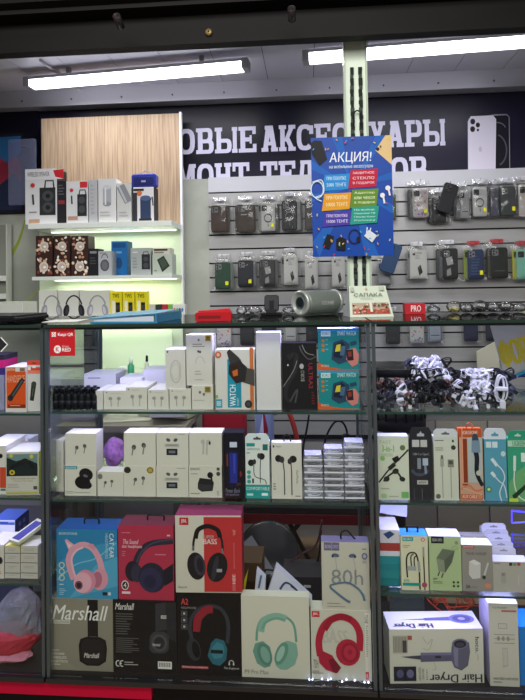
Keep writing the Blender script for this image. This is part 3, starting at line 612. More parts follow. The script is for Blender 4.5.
# ------------------------------------------------------------------ middle case, middle shelf
z = SM[1]; gb = 'white earbud boxes on the middle shelf'
def a_side(f): f.text('Wireless Earbuds', 236, 170, 246, 310, '9a988e', rot=90)
carton('earbud_box', 'narrow beige box turned sideways at the left end of the middle shelf', 'box', 'E', (226, 122, 258, 345), FY+.04, .07, 'c9c6b8', a_side, z, rz=R(-6))
def a_bl(f):
    f.rect(262, 226, 312, 240, '2c8ea0'); f.text('BOROFONE', 266, 229, 308, 238, 'e0f4f4'); f.ell(348, 262, 29, 26, '17171b', 30); f.ell(334, 296, 32, 28, '131317', 10); f.ell(352, 308, 20, 16, '17171b'); f.ell(346, 268, 10, 6, '6a6a6e', 20); f.lines(300, 338, 384, 346, 1, 'a5a296'); f.lines(264, 334, 300, 348, 2, 'a5a296')
e1 = carton('earbud_box', 'white earbud box with black earbud picture and teal corner label', 'box', 'E', (261, 225, 389, 353), FY+.01, .06, CW, a_bl, z, gb)
def a_buds(f, cx=328, cy=155, s=22): apple_buds(f, cx, cy, s)
e2 = carton('earbud_box', 'white earbud box with tiny buds, on top of the black earbud box', 'box', 'E', (263, 95, 388, 224), FY+.012, .06, CW, lambda f: apple_buds(f, 328, 152, 24), TOPS[e1['label']], gb)
carton('earbud_box', 'small white earbud box with round grey seal below the pink plush', 'box', 'E', (393, 250, 499, 354), FY+.01, .05, CW, lambda f: (f.ell(404, 270, 10, 12, '77776f'), apple_buds(f, 440, 296, 20)), z, gb)
cols = ((14, 145), (146, 277), (278, 412))
low = []
def a_seal2(f): f.ell(30, 244, 14, 14, '2e3026'); f.ell(123, 244, 14, 14, '8c7c2c'); f.ell(123, 244, 8, 8, 'b5a452'); apple_buds(f, 80, 285, 24)
def a_ak(f): f.text('LENOVO', 284, 234, 324, 244, '3c3c3a', bold=.02); f.lines(286, 258, 320, 264, 1, '77756c'); f.poly([(314, 300), (322, 276), (372, 282), (380, 296), (374, 330), (330, 334), (314, 322)], '232427'); f.poly([(318, 302), (376, 306), (372, 326), (330, 330), (318, 320)], '34363a'); f.ell(365, 264, 12, 13, '1c1d20'); f.stroke([(366, 268), (372, 284)], 7, '1c1d20'); f.rect(392, 232, 404, 244, '4a4a46'); f.ell(398, 258, 8, 9, '4a4a46'); f.lines(284, 340, 330, 348, 1, '8a887e'); f.lines(392, 330, 404, 350, 4, '8a887e')
arts = (a_seal2, lambda f: (pods_open(f, 210, 288, 30), f.lines(230, 234, 268, 240, 1, '9a988e')), a_ak)
labs = ('white earbud box with two round seals on the middle shelf', 'white box with open charging case picture, lower of two', 'white box with black open earbud case picture and small title')
for (c0, c1), a, lb in zip(cols, arts, labs): low.append(carton('earbud_box', lb, 'box', 'F', (c0, 226, c1, 358), FY+.01, .06, CW, a, z, gb))
arts = (lambda f: apple_buds(f, 78, 150, 30), lambda f: (pods_open(f, 210, 148, 30), f.lines(235, 96, 268, 102, 1, '9a988e')), lambda f: (f.stroke([(338, 128), (336, 178)], 7, 'b4b2a8'), f.stroke([(352, 128), (350, 180)], 7, 'b4b2a8'), f.ell(335, 128, 9, 9, 'b8b6ac'), f.ell(357, 128, 9, 9, 'b8b6ac'), f.ell(363, 133, 4, 8, '2c2c2c')))
labs = ('white earbud box with slanted buds picture, above the two-seal box', 'white box with open charging case picture, upper of two', 'white box with pale long-stem earbuds, above the black earbud case box')
for (c0, c1), a, lb, b in zip(cols, arts, labs, low): carton('earbud_box', lb, 'box', 'F', (c0+1, 92, c1, 224), FY+.011, .058, CW, a, TOPS[b['label']], gb)
def a_dark(f):
    f.rect(430, 160, 480, 320, '15172c'); f.stroke([(458, 300), (458, 175)], 30, '27308a', 34); f.stroke([(462, 260), (462, 180)], 8, '3c4ab8', 9); f.rect(444, 130, 474, 152, 'c9d0e2'); f.rect(430, 180, 436, 230, '7a3a40'); f.text('Power Bank', 424, 322, 484, 340, '8a86a0', shear=.3); f.text('Graphite', 424, 342, 480, 354, '8a86a0', shear=.3); f.ell(488, 262, 4, 12, '8c3038'); f.lines(470, 300, 488, 312, 2, '6a3a44')
carton('earphone_box', 'black box with glowing blue bottle picture on the middle shelf', 'box', 'F', (418, 92, 502, 362), FY+.008, .05, '16131c', a_dark, z)
def a_teal(f):
    f.rect(53, 268, 140, 318, '1f9a96'); f.text('COMFORTABLE', 56, 276, 138, 288, 'e0f6f2'); f.rect(58, 300, 80, 308, 'c0e6e0'); f.rect(110, 298, 132, 308, 'e8f4f0'); f.rect(58, 116, 88, 128, '1f9a96'); f.rect(116, 120, 134, 142, '2a6a66'); f.text('EARPHONES', 60, 134, 106, 142, '2a7a76'); f.lines(58, 150, 76, 158, 1, '7a8a84')
    f.ell(74, 188, 11, 12, '1e2022'); f.ell(86, 184, 6, 10, '3a3c3e'); f.ell(112, 164, 11, 12, '1e2022'); f.ell(102, 162, 6, 10, '3a3c3e'); f.cur([(84, 196), (84, 225), (92, 240), (122, 250), (127, 266)], 2.5, '202224'); f.cur([(108, 172), (106, 210), (106, 262)], 2.5, '202224'); f.stroke([(80, 245), (80, 262)], 6, '2a2c2e')
    for k in range(3): f.ell(66, 222+k*17, 7, 7, '3aa49c')
o = carton('earphone_box', 'white and teal earphone box with black in-ear phones', 'box', 'G', (54, 112, 139, 318), FY+.008, .03, 'dfe4dc', a_teal, z); hang_tab(o, 'd8e4e2', .024)
def a_wh(f):
    f.ell(170, 172, 12, 13, '202022'); f.ell(182, 176, 9, 12, '3a3a3e'); f.ell(222, 174, 13, 13, '202022'); f.ell(210, 182, 8, 11, '3a3a3e'); f.stroke([(186, 182), (190, 220), (190, 304)], 4, '4a4c50'); f.stroke([(214, 186), (216, 220), (216, 304)], 4, '4a4c50'); f.rect(150, 124, 156, 132, '2a2a2a'); f.text('Apple', 160, 125, 180, 132, '77756c'); f.lines(150, 262, 160, 290, 3, '8a887e'); f.text('EarPods', 232, 215, 240, 262, '8a887e', rot=-90); f.lines(228, 306, 250, 312, 1, '3a3a38')
o = carton('earphone_box', 'white earphone box showing two black wired earpieces with long stems', 'box', 'G', (145, 115, 252, 318), FY+.008, .03, 'd9d6c9', a_wh, z)
mb = MB(); h = o['h']; mb.tube(spline([(-.006, .015, h), (-.008, .015, h+.014), (.002, .015, h+.02), (.012, .015, h+.014), (.012, .015, h)], 4), .002, M('141416')); part(o, 'hook', mb)
ORD = ['bottom', 'second lowest', 'third lowest', 'fourth lowest', 'fifth lowest', 'sixth lowest', 'seventh lowest', 'eighth lowest', 'ninth lowest']
def plastic_case(label, xa, xb, Y, z0, h, grp, seed):
    rd = random.Random(seed); w = xb-xa; t = thing('cable_case', label, 'cable case', ((xa+xb)/2, Y, z0), rd.uniform(-.03, .03), grp)
    mb = MB(); mb.rbox(-w/2, w/2, 0, .05, .0003, h-.0006, PLAST, h*.42); part(t, 'case_shell', mb)
    mb = MB(); c = M(rd.choice(('f4f4fa', 'f0f0fa', '1a1c22')), .4)
    for k in range(2):
        pts = [((w/2-.007-k*.004)*math.cos(2*math.pi*i/14), .024+(.018-k*.004)*math.sin(2*math.pi*i/14), h*.35+k*h*.25) for i in range(14)]
        mb.tube(pts, h*.11, c, 5, True)
    mb.box(-w*.3, -w*.12, .004, .012, h*.25, h*.7, c); part(t, 'cable', mb)
    mb = MB(); mb.rbox(-w*.49, w*.49, -.0012, -.0002, h*.06, h*.30, M('e6e6f0', .4), h*.1); part(t, 'case_rim', mb, 'white rim of the clear case')
    mb = MB(); mb.box(-w*.44, w*.44, .0015, .048, h-.0021, h-.0012, M('e8eaf4', .5)); part(t, 'paper_insert', mb)
for (a, b, top, n, nm, i) in ((259, 326, 156, 7, 'left', 0), (329, 399, 134, 8, 'middle', 1), (401, 472, 112, 9, 'right', 2)):
    Yc = FY+.012; xa, xb = at(230+a/3.5, 480, Yc).x, at(230+b/3.5, 480, Yc).x; zt = at(230+(a+b)/7, 410+top/3.5, Yc).z; hh = (zt-z)/n
    for k in range(n): plastic_case('clear cable case, %s in the %s stack beside the post' % (ORD[k] if k < n-1 else 'topmost', nm), xa, xb, Yc, z+hh*k, hh, 'clear cable cases stacked on the middle shelf', 10*i+k)
# ------------------------------------------------------------------ middle case, top shelf
z = SM[0]; gw = 'white earphone boxes on the top shelf'
B0 = MB(); B0.lathe([(.0088, 0), (.0095, .003), (.0095, .038), (.008, .043), (.0062, .046), (.0062, .058), (.005, .061)], M('0c0d10', .5), None, 14)
b0 = B0.build('black_bottle'); B1 = MB(); B1.lathe([(.0097, .014), (.0097, .026)], M('23252c', .5), None, 14); b1 = B1.build('bottle_label', b0); b1['label'] = 'grey label band'
B2 = MB(); B2.lathe([(.0066, .0465), (.0066, .0585), (.0055, .0612)], M('101116', .3), None, 14); b2 = B2.build('bottle_cap', b0)
NTH = ['first', 'second', 'third', 'fourth', 'fifth', 'sixth', 'seventh', 'eighth']
fst = True
for r, rn in enumerate(('front', 'second', 'back')):
    for k in range(7):
        if fst: o = b0; fst = False
        else:
            o = b0.copy(); COL.objects.link(o)
            for c in (b1, b2): q = c.copy(); COL.objects.link(q); q.parent = o
        Yc = FY+.015+r*.023; x = at(56.0+k*6.5+(r % 2)*3, 400, Yc).x; o.location = (x, Yc, z); o.rotation_euler = (0, 0, random.uniform(-1, 1))
        tag(o, 'small black bottle, %s from the left in the %s row' % (NTH[k], rn), 'bottle', 'small black bottles on the top shelf')
def a_ear(f, x0, x1, y0, y1, kind=0):
    c = (x0+x1)/2; w = x1-x0; h = y1-y0; f.ell(x0+w*.13, y0+h*.1, w*.03, h*.03, '55554f')
    f.stroke([(c-w*.18, y0+h*.45), (c-w*.16, y0+h*.85)], w*.05, 'a9a69a'); f.stroke([(c+w*.16, y0+h*.45), (c+w*.14, y0+h*.85)], w*.05, 'a9a69a'); f.ell(c-w*.2, y0+h*.42, w*.09, h*.09, '9a978c'); f.ell(c+w*.18, y0+h*.42, w*.09, h*.09, '9a978c'); f.lines(x0+w*.3, y0+h*.13, x0+w*.75, y0+h*.17, 1, 'b0ada2')
carton('earphone_box', 'narrow white box edge next to the black bottles', 'box', 'A', (386, 366, 416, 452), FY+.01, .1, 'd4d2c8', None, z, gw)
rowb = [('A', (418, 366, 510, 452), 'white earphone box, second from the black bottles on the top shelf')] + [('B', r, l) for r, l in (((22, 290, 102, 378), 'white earphone box left of the taller pair on the top shelf'), ((104, 300, 183, 378), 'lowest white earphone box in front of the violet-lit pile'), ((185, 296, 267, 378), 'white earphone box beneath the tall coiled-cable box'))]
for cr, rc, lb in rowb: carton('earphone_box', lb, 'box', cr, rc, FY+.012, .11, CW, lambda f, rc=rc: a_ear(f, rc[0], rc[2], rc[1], rc[3]), z, gw)
gg = carton('earphone_box', 'white box with gold square sticker beneath the taller gold-stickered box', 'box', 'B', (269, 284, 350, 378), FY+.012, .11, CW, lambda f: (f.ell(300, 310, 5, 6, '77756c'), f.ell(315, 318, 5, 6, '77756c'), f.lines(275, 340, 330, 348, 1, 'b0ada2')), z, gw)
seal(gg, 330, 298, 11, '9c8428', (269, 284, 350, 378), 'gold square sticker')
def a_coil(f): f.arc(209, 232, 20, 42, 20, 340, 5, 'bdbab0'); f.arc(209, 232, 14, 30, -160, 160, 3, 'c4c1b6'); f.ell(178, 157, 3, 4, '4a4a46'); f.stroke([(226, 205), (226, 250)], 4, 'b5b2a8')
zz = TOPS['white earphone box beneath the tall coiled-cable box']
carton('cable_box', 'white box with a pale coiled cable picture standing on smaller boxes', 'box', 'B', (170, 148, 246, 297), FY+.016, .08, 'd6d3c6', a_coil, zz)
def a_tall(f): f.ell(296, 112, 4, 5, '77756c'); f.lines(272, 126, 326, 142, 2, '8a887e'); f.ell(294, 154, 4, 5, '55554f'); f.ell(301, 156, 4, 5, '55554f'); f.arc(300, 205, 18, 32, 10, 170, 3, 'bdbab0'); f.lines(280, 225, 315, 245, 2, 'b0ada2'); f.lines(280, 256, 330, 264, 1, 'b0ada2')
tl = carton('earphone_box', 'tall white box with gold square sticker on the top shelf', 'box', 'B', (248, 93, 346, 279), FY+.016, .075, 'd6d3c6', a_tall, TOPS[gg['label']])
seal(tl, 332, 106, 10, '9c8428', (248, 93, 346, 279), 'gold square sticker')
# low pile behind, tops glow violet
for i, (x0, x1, yt, Y, lb) in enumerate(((84, 116, 374, .19, 'flat white box with a printed line behind the black bottles'), (120, 142, 378, .16, 'white box in the violet-lit pile, left of middle'), (143, 166, 370, .19, 'white box in the violet-lit pile below the green bottle'))):
    carton('earphone_box', lb, 'box', 'px', (x0, yt, x1, 403), Y, .1, 'd6d4dc', (lambda f: f.lines(88, 378, 108, 381, 1, '8a88a0')) if i == 0 else None, z)
def a_watch(f):
    f.rect(357, 150, 505, 373, 'd9d6cc'); f.rect(403, 185, 455, 368, '2290a8'); f.rect(488, 142, 502, 374, 'cc7038'); f.text('WATCH', 411, 282, 434, 362, 'e6f6f8', rot=90, bold=.03); f.text('SMART', 438, 330, 446, 362, 'c0e0e6', rot=90); f.ell(369, 168, 12, 13, 'cc6030'); f.ell(369, 168, 6, 7, 'e8c0a8')
    f.rect(358, 336, 382, 368, '2e9ab0'); f.text('88', 361, 342, 378, 362, 'e0f0f0'); f.rect(358, 320, 366, 332, '8aa850')
    f.ell(481, 354, 14, 15, '2c2c2e'); f.ell(481, 354, 8, 9, '4a4a4c')
    f.poly([(452, 212), (505, 224), (505, 286), (462, 272)], '4f4a44'); f.poly([(402, 158), (412, 146), (448, 178), (470, 215), (440, 205), (415, 210)], '3a3734')
    f.poly([(410, 205), (450, 190), (478, 215), (470, 268), (435, 276), (408, 240)], '2b2a2a'); f.poly([(417, 212), (445, 200), (447, 262), (428, 264), (415, 238)], '3c1e14'); f.poly([(421, 230), (442, 222), (443, 246), (426, 250)], 'c86a2c')
wt = carton('watch_box', 'white teal and orange smart watch box with a black watch picture', 'box', 'B', (357, 148, 506, 375), FY+.012, .05, 'd9d6cc', a_watch, z)
carton('watch_box', 'tall plain white box between the watch box and the black box', 'box', 'C', (61, 84, 154, 376), FY+.008, .06, 'dcdad8', None, z)
def a_ultra(f):
    f.cur([(180, 180), (210, 170), (205, 230), (175, 285), (170, 330), (190, 345)], 20, '2b2a2c', 12); f.cur([(186, 345), (214, 300), (205, 350)], 6, '4a4a4a'); f.cur([(160, 290), (200, 230), (215, 190)], 2.5, '8a8a8a'); f.cur([(225, 135), (235, 160), (260, 185), (288, 175)], 5, '55524f'); f.cur([(235, 130), (250, 160), (280, 170)], 3, '8a8682')
    f.ell(232, 212, 8, 10, 'b8b4b0'); f.text('BORO', 228, 228, 242, 268, 'a8a4a0', rot=90); f.text('ULTRA2', 258, 200, 273, 296, 'a83040', rot=-90, bold=.02); f.ell(180, 207, 3, 4, 'd0d0d0'); f.lines(268, 310, 280, 360, 5, '7a2028')
carton('watch_box', 'black smart watch box with dark red vertical lettering', 'box', 'C', (157, 124, 290, 376), FY+.01, .05, '1c1a1b', a_ultra, z)
def a_kid(y0):
    def a(f):
        Y = lambda v: v-68+y0
        f.poly([(290, Y(218)), (290, Y(190)), (330, Y(205)), (380, Y(214)), (447, Y(216)), (447, Y(218))], 'd0622e'); f.rect(290, Y(68), 447, Y(80), '3a9cc0')
        f.rect(304, Y(78), 340, Y(97), 'cfe6e2'); f.text('BORO', 308, Y(82), 336, Y(93), '2c6a68'); f.text('SMART WATCH', 366, Y(78), 436, Y(94), 'dff2ee')
        for k in range(3): f.ell(311, Y(112+k*17), 6, 6, 'c87848'); f.lines(320, Y(108+k*17), 334, Y(114+k*17), 1, '8cc8c2')
        f.poly([(350, Y(118)), (385, Y(108)), (412, Y(125)), (405, Y(185)), (370, Y(196)), (342, Y(178))], '2c4660'); f.poly([(356, Y(126)), (384, Y(116)), (398, Y(130)), (380, Y(175)), (350, Y(170))], '16243a'); f.poly([(362, Y(128)), (378, Y(124)), (376, Y(150)), (356, Y(152))], 'd8c83c'); f.poly([(380, Y(132)), (396, Y(130)), (390, Y(165)), (374, Y(165))], '4a6a8a')
        f.poly([(402, Y(145)), (432, Y(138)), (446, Y(160)), (442, Y(195)), (420, Y(205)), (398, Y(180))], 'd8837c'); f.poly([(398, Y(146)), (424, Y(143)), (426, Y(182)), (402, Y(184))], '2a2026'); f.poly([(404, Y(152)), (418, Y(150)), (419, Y(168)), (406, Y(170))], '8a3a30'); f.poly([(412, Y(118)), (436, Y(112)), (440, Y(125)), (416, Y(132))], '2a4a66'); f.text('KIDS', 304, Y(198), 332, Y(206), 'f0e0d0')
    return a
k1 = carton('watch_box', 'lower teal and orange kids smart watch box', 'box', 'C', (297, 226, 447, 378), FY+.01, .07, '1f8a8e', a_kid(226), z, 'stacked teal watch boxes', side='d8d4cc')
carton('watch_box', 'upper teal kids smart watch box resting on the same box', 'box', 'C', (292, 68, 447, 218), FY+.009, .07, '1f8a8e', a_kid(68), TOPS[k1['label']], 'stacked teal watch boxes', side='e4e4f0', top='c8c8e0', rz=R(-1))  # side and top colours hold the violet LED light
# red payment sticker inside the front glass
mb = MB(); a = at(50, 356, .0035); b = at(75, 328, .0035); w, h = b.x-a.x, b.z-a.z; mb.box(0, w, 0, .0006, 0, h, M('c4242c', .4)); f = Face(mb, (0, 0, 0), (1, 0, 0), (0, 0, 1), w, h, (203, 115, 300, 227))
f.text('Kaspi QR', 235, 134, 293, 150, 'ffffff', bold=.03); f.arc(219, 140, 7, 8, 0, 360, 2.5, 'ffffff', 12); f.stroke([(211, 131), (227, 150)], 2.5, 'ffffff'); f.stroke([(227, 131), (211, 150)], 2.5, 'ffffff'); f.ell(233, 200, 14, 16, 'f4f0f0'); f.text('K', 227, 191, 240, 209, 'c4242c', bold=.04); f.text('Kaspi', 252, 184, 276, 192, 'f4d8d8'); f.text('RED', 252, 194, 284, 209, 'ffffff', bold=.03)
tag(mb.build('payment_sticker', None, (a.x, .0034-.0008, a.z)), 'red payment sticker with white writing on the case front glass', 'sticker')
# little lit LEDs lying at the right end of the bottom
t = thing('fairy_lights', 'short string of bluish white fairy lights at the case foot', 'lights', (at(340, 682, .028).x, .026, BM_))
mb = MB(); pts = [(-.085+.0085*k+random.uniform(-.003, .003), random.uniform(-.003, .004), .003+random.uniform(0, .004)) for k in range(21)]; mb.tube(pts, .0009, M('b8bcd0')); part(t, 'wire', mb)
for k in (0, 1, 4, 6, 7, 11, 12, 15, 18, 19):
    mb = MB(); mb.lathe([(.0012, 0), (.0024, .002), (.0012, .0045)], M('c8d0ff', emit=5), Matrix.Translation(pts[k]), 8); part(t, 'bulb', mb)
# ================================================================== left case
gl = 'accessory boxes in the left case'
z = SL[0]
def a_or(f): f.rect(44, 360, 182, 610, 'd8541e'); f.rect(45, 333, 108, 360, 'c8602c'); f.text('BOROFONE', 50, 338, 104, 354, 'f4dccc'); f.rect(140, 336, 176, 358, '8a6a50'); f.text('HANDSFREE', 48, 385, 176, 435, 'e8b090'); f.stroke([(75, 540), (165, 410)], 32, '2c3030'); f.stroke([(85, 530), (160, 420)], 8, '59605c'); f.ell(73, 540, 20, 22, '23282a'); f.rect(55, 585, 180, 608, '8c2c14'); f.lines(70, 590, 170, 602, 1, 'e8b090')
carton('phone_holder_box', 'orange and white box with black gadget at the left case edge', 'box', 'X', (38, 328, 186, 636), FY, .1, 'd8d4cc', a_or, z, gl)
def a_or2(f): f.rect(190, 330, 285, 352, 'd84a34'); f.rect(195, 330, 215, 350, 'f4e8e0'); f.rect(228, 318, 252, 336, 'f4e8e0'); f.rect(190, 352, 285, 374, 'e8826a'); f.stroke([(238, 440), (222, 560)], 36, '2c3228', 28); f.ell(238, 445, 18, 18, '3a4238'); f.stroke([(235, 470), (226, 530)], 6, '5a6458')
o = carton('phone_holder_box', 'white box with orange top band and black remote, in the left case', 'box', 'X', (188, 316, 288, 632), FY+.01, .06, 'd3d1cc', a_or2, z, gl)
hang_tab(o, 'e04c38', .014)
z0_ = z
for i, (c, y0, y1, lb) in enumerate((('8c8ca0', 375, 409, 'dark grey'), ('3a2c6c', 368, 375, 'purple'), ('c8206c', 360, 368, 'magenta'), ('2a2630', 355, 360, 'black'))):
    o = carton('flat_box', '%s flat box in the pile cut by the left photo edge' % lb, 'box', 'px', (-14, y0, 4.2, y1), FY+.03, .08, c, None, z0_, 'pile of flat boxes at the left edge'); z0_ = o['zt']
mb = MB(); a = at(-6, 352, .0035); b = at(8, 337, .0035); w, h = b.x-a.x, b.z-a.z; mb.prism([(0, h/2), (w/2, 0), (w, h/2), (w/2, h)], 0, .0006, M('2a2a2c')); f = Face(mb, (0, 0, 0), (1, 0, 0), (0, 0, 1), w, h, (0, 0, 100, 100)); f.stroke([(50, 2), (97, 50), (50, 98)], 8, 'f0f0f0'); tag(mb.build('arrow_sticker', None, (a.x, .0026, a.z)), 'black and white arrow sticker on the left case glass', 'sticker')
z = SL[1]
def a_by(f): f.rect(52, 325, 275, 495, '1c2a2c'); f.poly([(52, 325), (275, 325), (275, 400), (190, 360), (120, 380), (52, 350)], '6f8c88'); f.cur([(80, 430), (150, 400), (200, 380), (250, 440)], 26, '15181a'); f.ell(185, 380, 28, 22, '23211f'); f.ell(92, 466, 20, 20, 'c9b83a'); f.ell(92, 466, 9, 9, '5c5420'); f.ell(232, 345, 14, 16, 'c9b83a'); f.ell(85, 338, 16, 12, 'c9b83a'); f.rect(52, 495, 275, 610, 'c9c6ba'); f.text('CAR HOLDER MOUNT', 84, 508, 262, 520, '5c5434'); f.text('STRONG AND STABLE', 100, 526, 240, 538, 'a08c34'); f.lines(60, 555, 150, 590, 3, 'a5a296'); f.rect(245, 572, 272, 598, '55524a'); f.rect(52, 618, 275, 632, 'bcae3c')
carton('car_holder_box', 'grey box with black car holder picture and yellow side', 'box', 'Y', (48, 308, 282, 640), FY+.004, .10, 'cccabf', a_by, z, gl, side='c8cc30', rz=R(4))
def a_rw(f): f.rect(0, 430, 45, 590, 'c84a2c'); f.ell(8, 342, 14, 18, '17171a'); f.rect(5, 596, 42, 612, '3c7a5c')
carton('car_holder_box', 'white box with red lower print, cut by the left edge', 'box', 'Y', (-120, 262, 44, 640), FY+.006, .13, 'd6d2ca', a_rw, z, gl)
wz = carton('phone_holder_box', 'white box with bold red side stripe behind the car holder box', 'box', 'px', (4, 440, 28, 495), .16, .07, 'd8d6e0', lambda f: f.poly([(4, 458), (26, 442), (28, 442), (28, 447), (4, 463)], 'd8503c'), z, gl)
hang_tab(wz, 'e0e0ea', .014)
z = SL[2]; gs = 'small white boxes stacked in the left case'
for c, (a, b) in enumerate(((36, 148), (152, 278))):
    zz = z
    rows = ((575, 650), (500, 575), (430, 500), (372, 430))
    for r, (y0, y1) in enumerate(rows):
        o = carton('charger_box', 'small white box, %s of the %s stack in the left case' % (('bottom one', 'second from bottom', 'third from bottom', 'topmost')[r], ('left', 'right')[c]), 'box', 'Z', (a, y0+2, b, y1), FY+.006, .07, 'd8d074' if (c, r) == (0, 3) else 'cfcbc0', lambda f, a=a, b=b, y0=y0, y1=y1, r=r: (f.rect(a+5, y0+8, b-5, y1-5, 'c4c0b4'), f.lines(a+25, y0+22, b-25, y0+44, 2, 'a9a69a'), f.rect(a, y1-6, b, y1, '6f6c62')), zz, gs); zz = o['zt']  # dark strip at the lower edge paints the shade in the gap
zz = TOPS['small white box, topmost of the right stack in the left case']
pA, pB = at(15, 541, .05), at(36, 517, .13)
t = thing('charger_box', 'long white box with violet window lying slanted on the small boxes', 'box', (at(24, 535, .07).x, .07, zz+.002)); t.rotation_euler = (R(14), 0, R(-26))
mb = MB(); mb.box(-.022, .022, -.035, .068, 0, .010, M('c9c9a8')); part(t, 'carton', mb); mb = MB(); mb.box(-.016, .016, -.028, .058, .0101, .0106, M('4a4a86', .2)); part(t, 'window', mb)
t.location.z += .012
def a_blue(f): f.rect(0, 200, 110, 235, '2a4c9c'); f.text('BOROFONE', 62, 203, 104, 215, 'c8d8f0'); f.rect(0, 240, 110, 360, 'd0d0e2'); f.arc(72, 330, 12, 22, 0, 360, 6, 'd0404a', 16)
carton('power_bank_box', 'blue and white box behind the small white box stacks', 'box', 'Z', (-60, 185, 112, 640), .135, .09, 'd8d6dc', a_blue, z, None, side='1f2c5c', top='4a62b0', sideart=lambda f: [f.rect(25+30*i, 12+16*j, 42+30*i, 22+16*j, '4c5c8c') for i in range(2) for j in range(2)])
carton('earphone_box', 'white box with black round mark at the left edge, low shelf', 'box', 'px', (-14, 545, 4, 582), FY+.004, .09, 'd2cec2', lambda f: (f.ell(0, 562, 3, 4, '1c1c1e'), f.lines(-4, 574, 3, 578, 2, 'c07a5c')), z)
# bag with red contents at the bottom of the left case
bz_ = BM_
t = thing('plastic_bag', 'clear plastic bag of red packets slumped in the left case', 'bag', (at(20, 660, .10).x, .10, bz_))
def blob(x0, x1, y0, y1, z0, z1, mat, seed, n=12, amp=.12, top=None, jit=0):
    rd = random.Random(seed); mb = MB(); vs = []; ph = [rd.uniform(0, 6) for _ in range(6)]
    for i in range(n+1):
        th = math.pi*i/n
        for k in range(2*n):
            a = math.pi*k/n; rr = 1+amp*(math.sin(3*a+ph[0]+2*th)+.6*math.sin(5*th+ph[1]+a)+.4*math.sin(7*a+ph[2]))
            x = math.sin(th)*math.cos(a)*rr; y = math.sin(th)*math.sin(a)*rr; zc = -math.cos(th)
            if top: s = 1-top*(zc+1)/2; x *= s; y *= s; x += top*.35*(zc+1)
            if jit: x += rd.uniform(-jit, jit); y += rd.uniform(-jit, jit)
            vs.append(((x0+x1)/2+x*(x1-x0)/2, (y0+y1)/2+y*(y1-y0)/2, (z0+z1)/2+zc*(z1-z0)/2))
    fs = [(i*2*n+k, i*2*n+(k+1) % (2*n), (i+1)*2*n+(k+1) % (2*n), (i+1)*2*n+k) for i in range(n) for k in range(2*n)]
    return mb.add(vs, fs, mat, not jit)
part(t, 'bag_film', blob(-.13, .070, -.040, .07, .002, .190, clear('bag_gray', 'f0f2f8', 1, .12, .42, 'a4a8b4'), 3, 13, .08, .42, .06))
mb = blob(-.12, .060, -.055, .055, .002, .085, M('a02434', .45), 5, 12, .07, None, .03); part(t, 'red_packet', mb)
mb = blob(-.11, .056, -.066, .0, .003, .030, M('b4707c', .5), 8, 12, .08, None, .05); part(t, 'pink_packet', mb)
mb = MB(); 

carton('storage_box', 'dark blue box standing in shadow behind the red plastic bag', 'box', 'px', (-14, 600, 16, 652), .25, .12, '1c2440', None, bz_)
# ================================================================== right case
z = SR[1]; gc = 'hanging cable packs on the middle shelf of the right case'
def a1(f):
    f.text('FAST', 50, 100, 88, 112, 'a8b8a0'); f.text('3-in-1', 56, 116, 96, 138, '7cb860', bold=.03); f.text('CHARGING', 48, 142, 92, 154, 'a0b090'); f.ell(125, 124, 9, 9, '6a7a54'); f.ell(58, 160, 8, 8, '8cc070'); f.cur([(44, 240), (80, 195), (125, 150), (144, 130)], 5, '252a26'); f.poly([(88, 160), (108, 150), (116, 165), (98, 176)], '20201f'); f.stroke([(78, 195), (98, 178)], 14, '2a302c'); f.ell(70, 228, 10, 9, '2a302c', -20); f.ell(100, 202, 11, 9, '2a302c', -20); f.ell(122, 228, 10, 8, '2a302c', 20); f.cur([(60, 236), (80, 215), (104, 205), (125, 235)], 6, '30362f'); f.lines(50, 258, 90, 268, 1, 'b0b4a0'); f.ell(60, 284, 10, 8, 'a8c890'); f.rect(118, 270, 142, 290, '7cb870'); f.lines(76, 284, 110, 290, 1, 'a8ac9c')
carton('cable_box', 'pale green box picturing a black three-way charging cable', 'box', 'H', (42, 86, 145, 298), FY, .035, 'd9decb', a1, z, gc, top='e0e0f0')  # lavender top colour paints the LED light
def a2_(f): f.rect(156, 98, 180, 122, 'c8c6c4'); f.rect(184, 98, 206, 122, 'c8c6c4'); f.text('USB-C to Type-C', 158, 142, 212, 152, 'b8b8bc'); f.rect(172, 160, 184, 196, '8c94a0'); f.rect(190, 160, 208, 184, 'b4c0d0'); f.stroke([(178, 196), (178, 215)], 5, '3a3c44'); f.arc(180, 190, 28, 26, 200, 340, 10, '4a5468'); f.stroke([(198, 184), (200, 212)], 8, '8490a4'); f.rect(170, 234, 206, 248, 'c0beba'); f.text('60W', 175, 237, 200, 245, '33333a'); f.stroke([(160, 262), (160, 300)], 2, '55555c'); f.stroke([(186, 262), (186, 300)], 2, '6a6a72')
o = carton('cable_box', 'black cable pack with two silver plugs and white title', 'box', 'H', (148, 98, 222, 300), FY+.004, .03, '2e2e34', a2_, z, gc); hang_tab(o, '2e2e34', .035, 'b8bcc0')
def a3(f): f.lines(230, 99, 262, 105, 1, '55585c'); f.rect(288, 98, 294, 106, '2a2a2a'); f.ell(292, 124, 8, 8, '3a4030'); f.lines(232, 124, 262, 138, 2, '9a9c8c'); f.stroke([(253, 188), (254, 294)], 3, 'a5a698'); f.rect(247, 160, 259, 188, 'a8a89a'); f.rect(249, 150, 257, 162, '6a6a60'); f.stroke([(282, 190), (282, 294)], 3, 'a5a698'); f.rect(272, 164, 292, 190, '8c8d80'); f.rect(275, 168, 289, 180, '55564e'); f.ell(238, 288, 8, 8, '6a6a60')
o = carton('cable_box', 'white cable pack with two upright grey plugs', 'box', 'H', (226, 88, 307, 302), FY+.002, .028, 'd5d8c8', a3, z, gc); hang_tab(o, 'dadde0', .022, '6a6e6a')
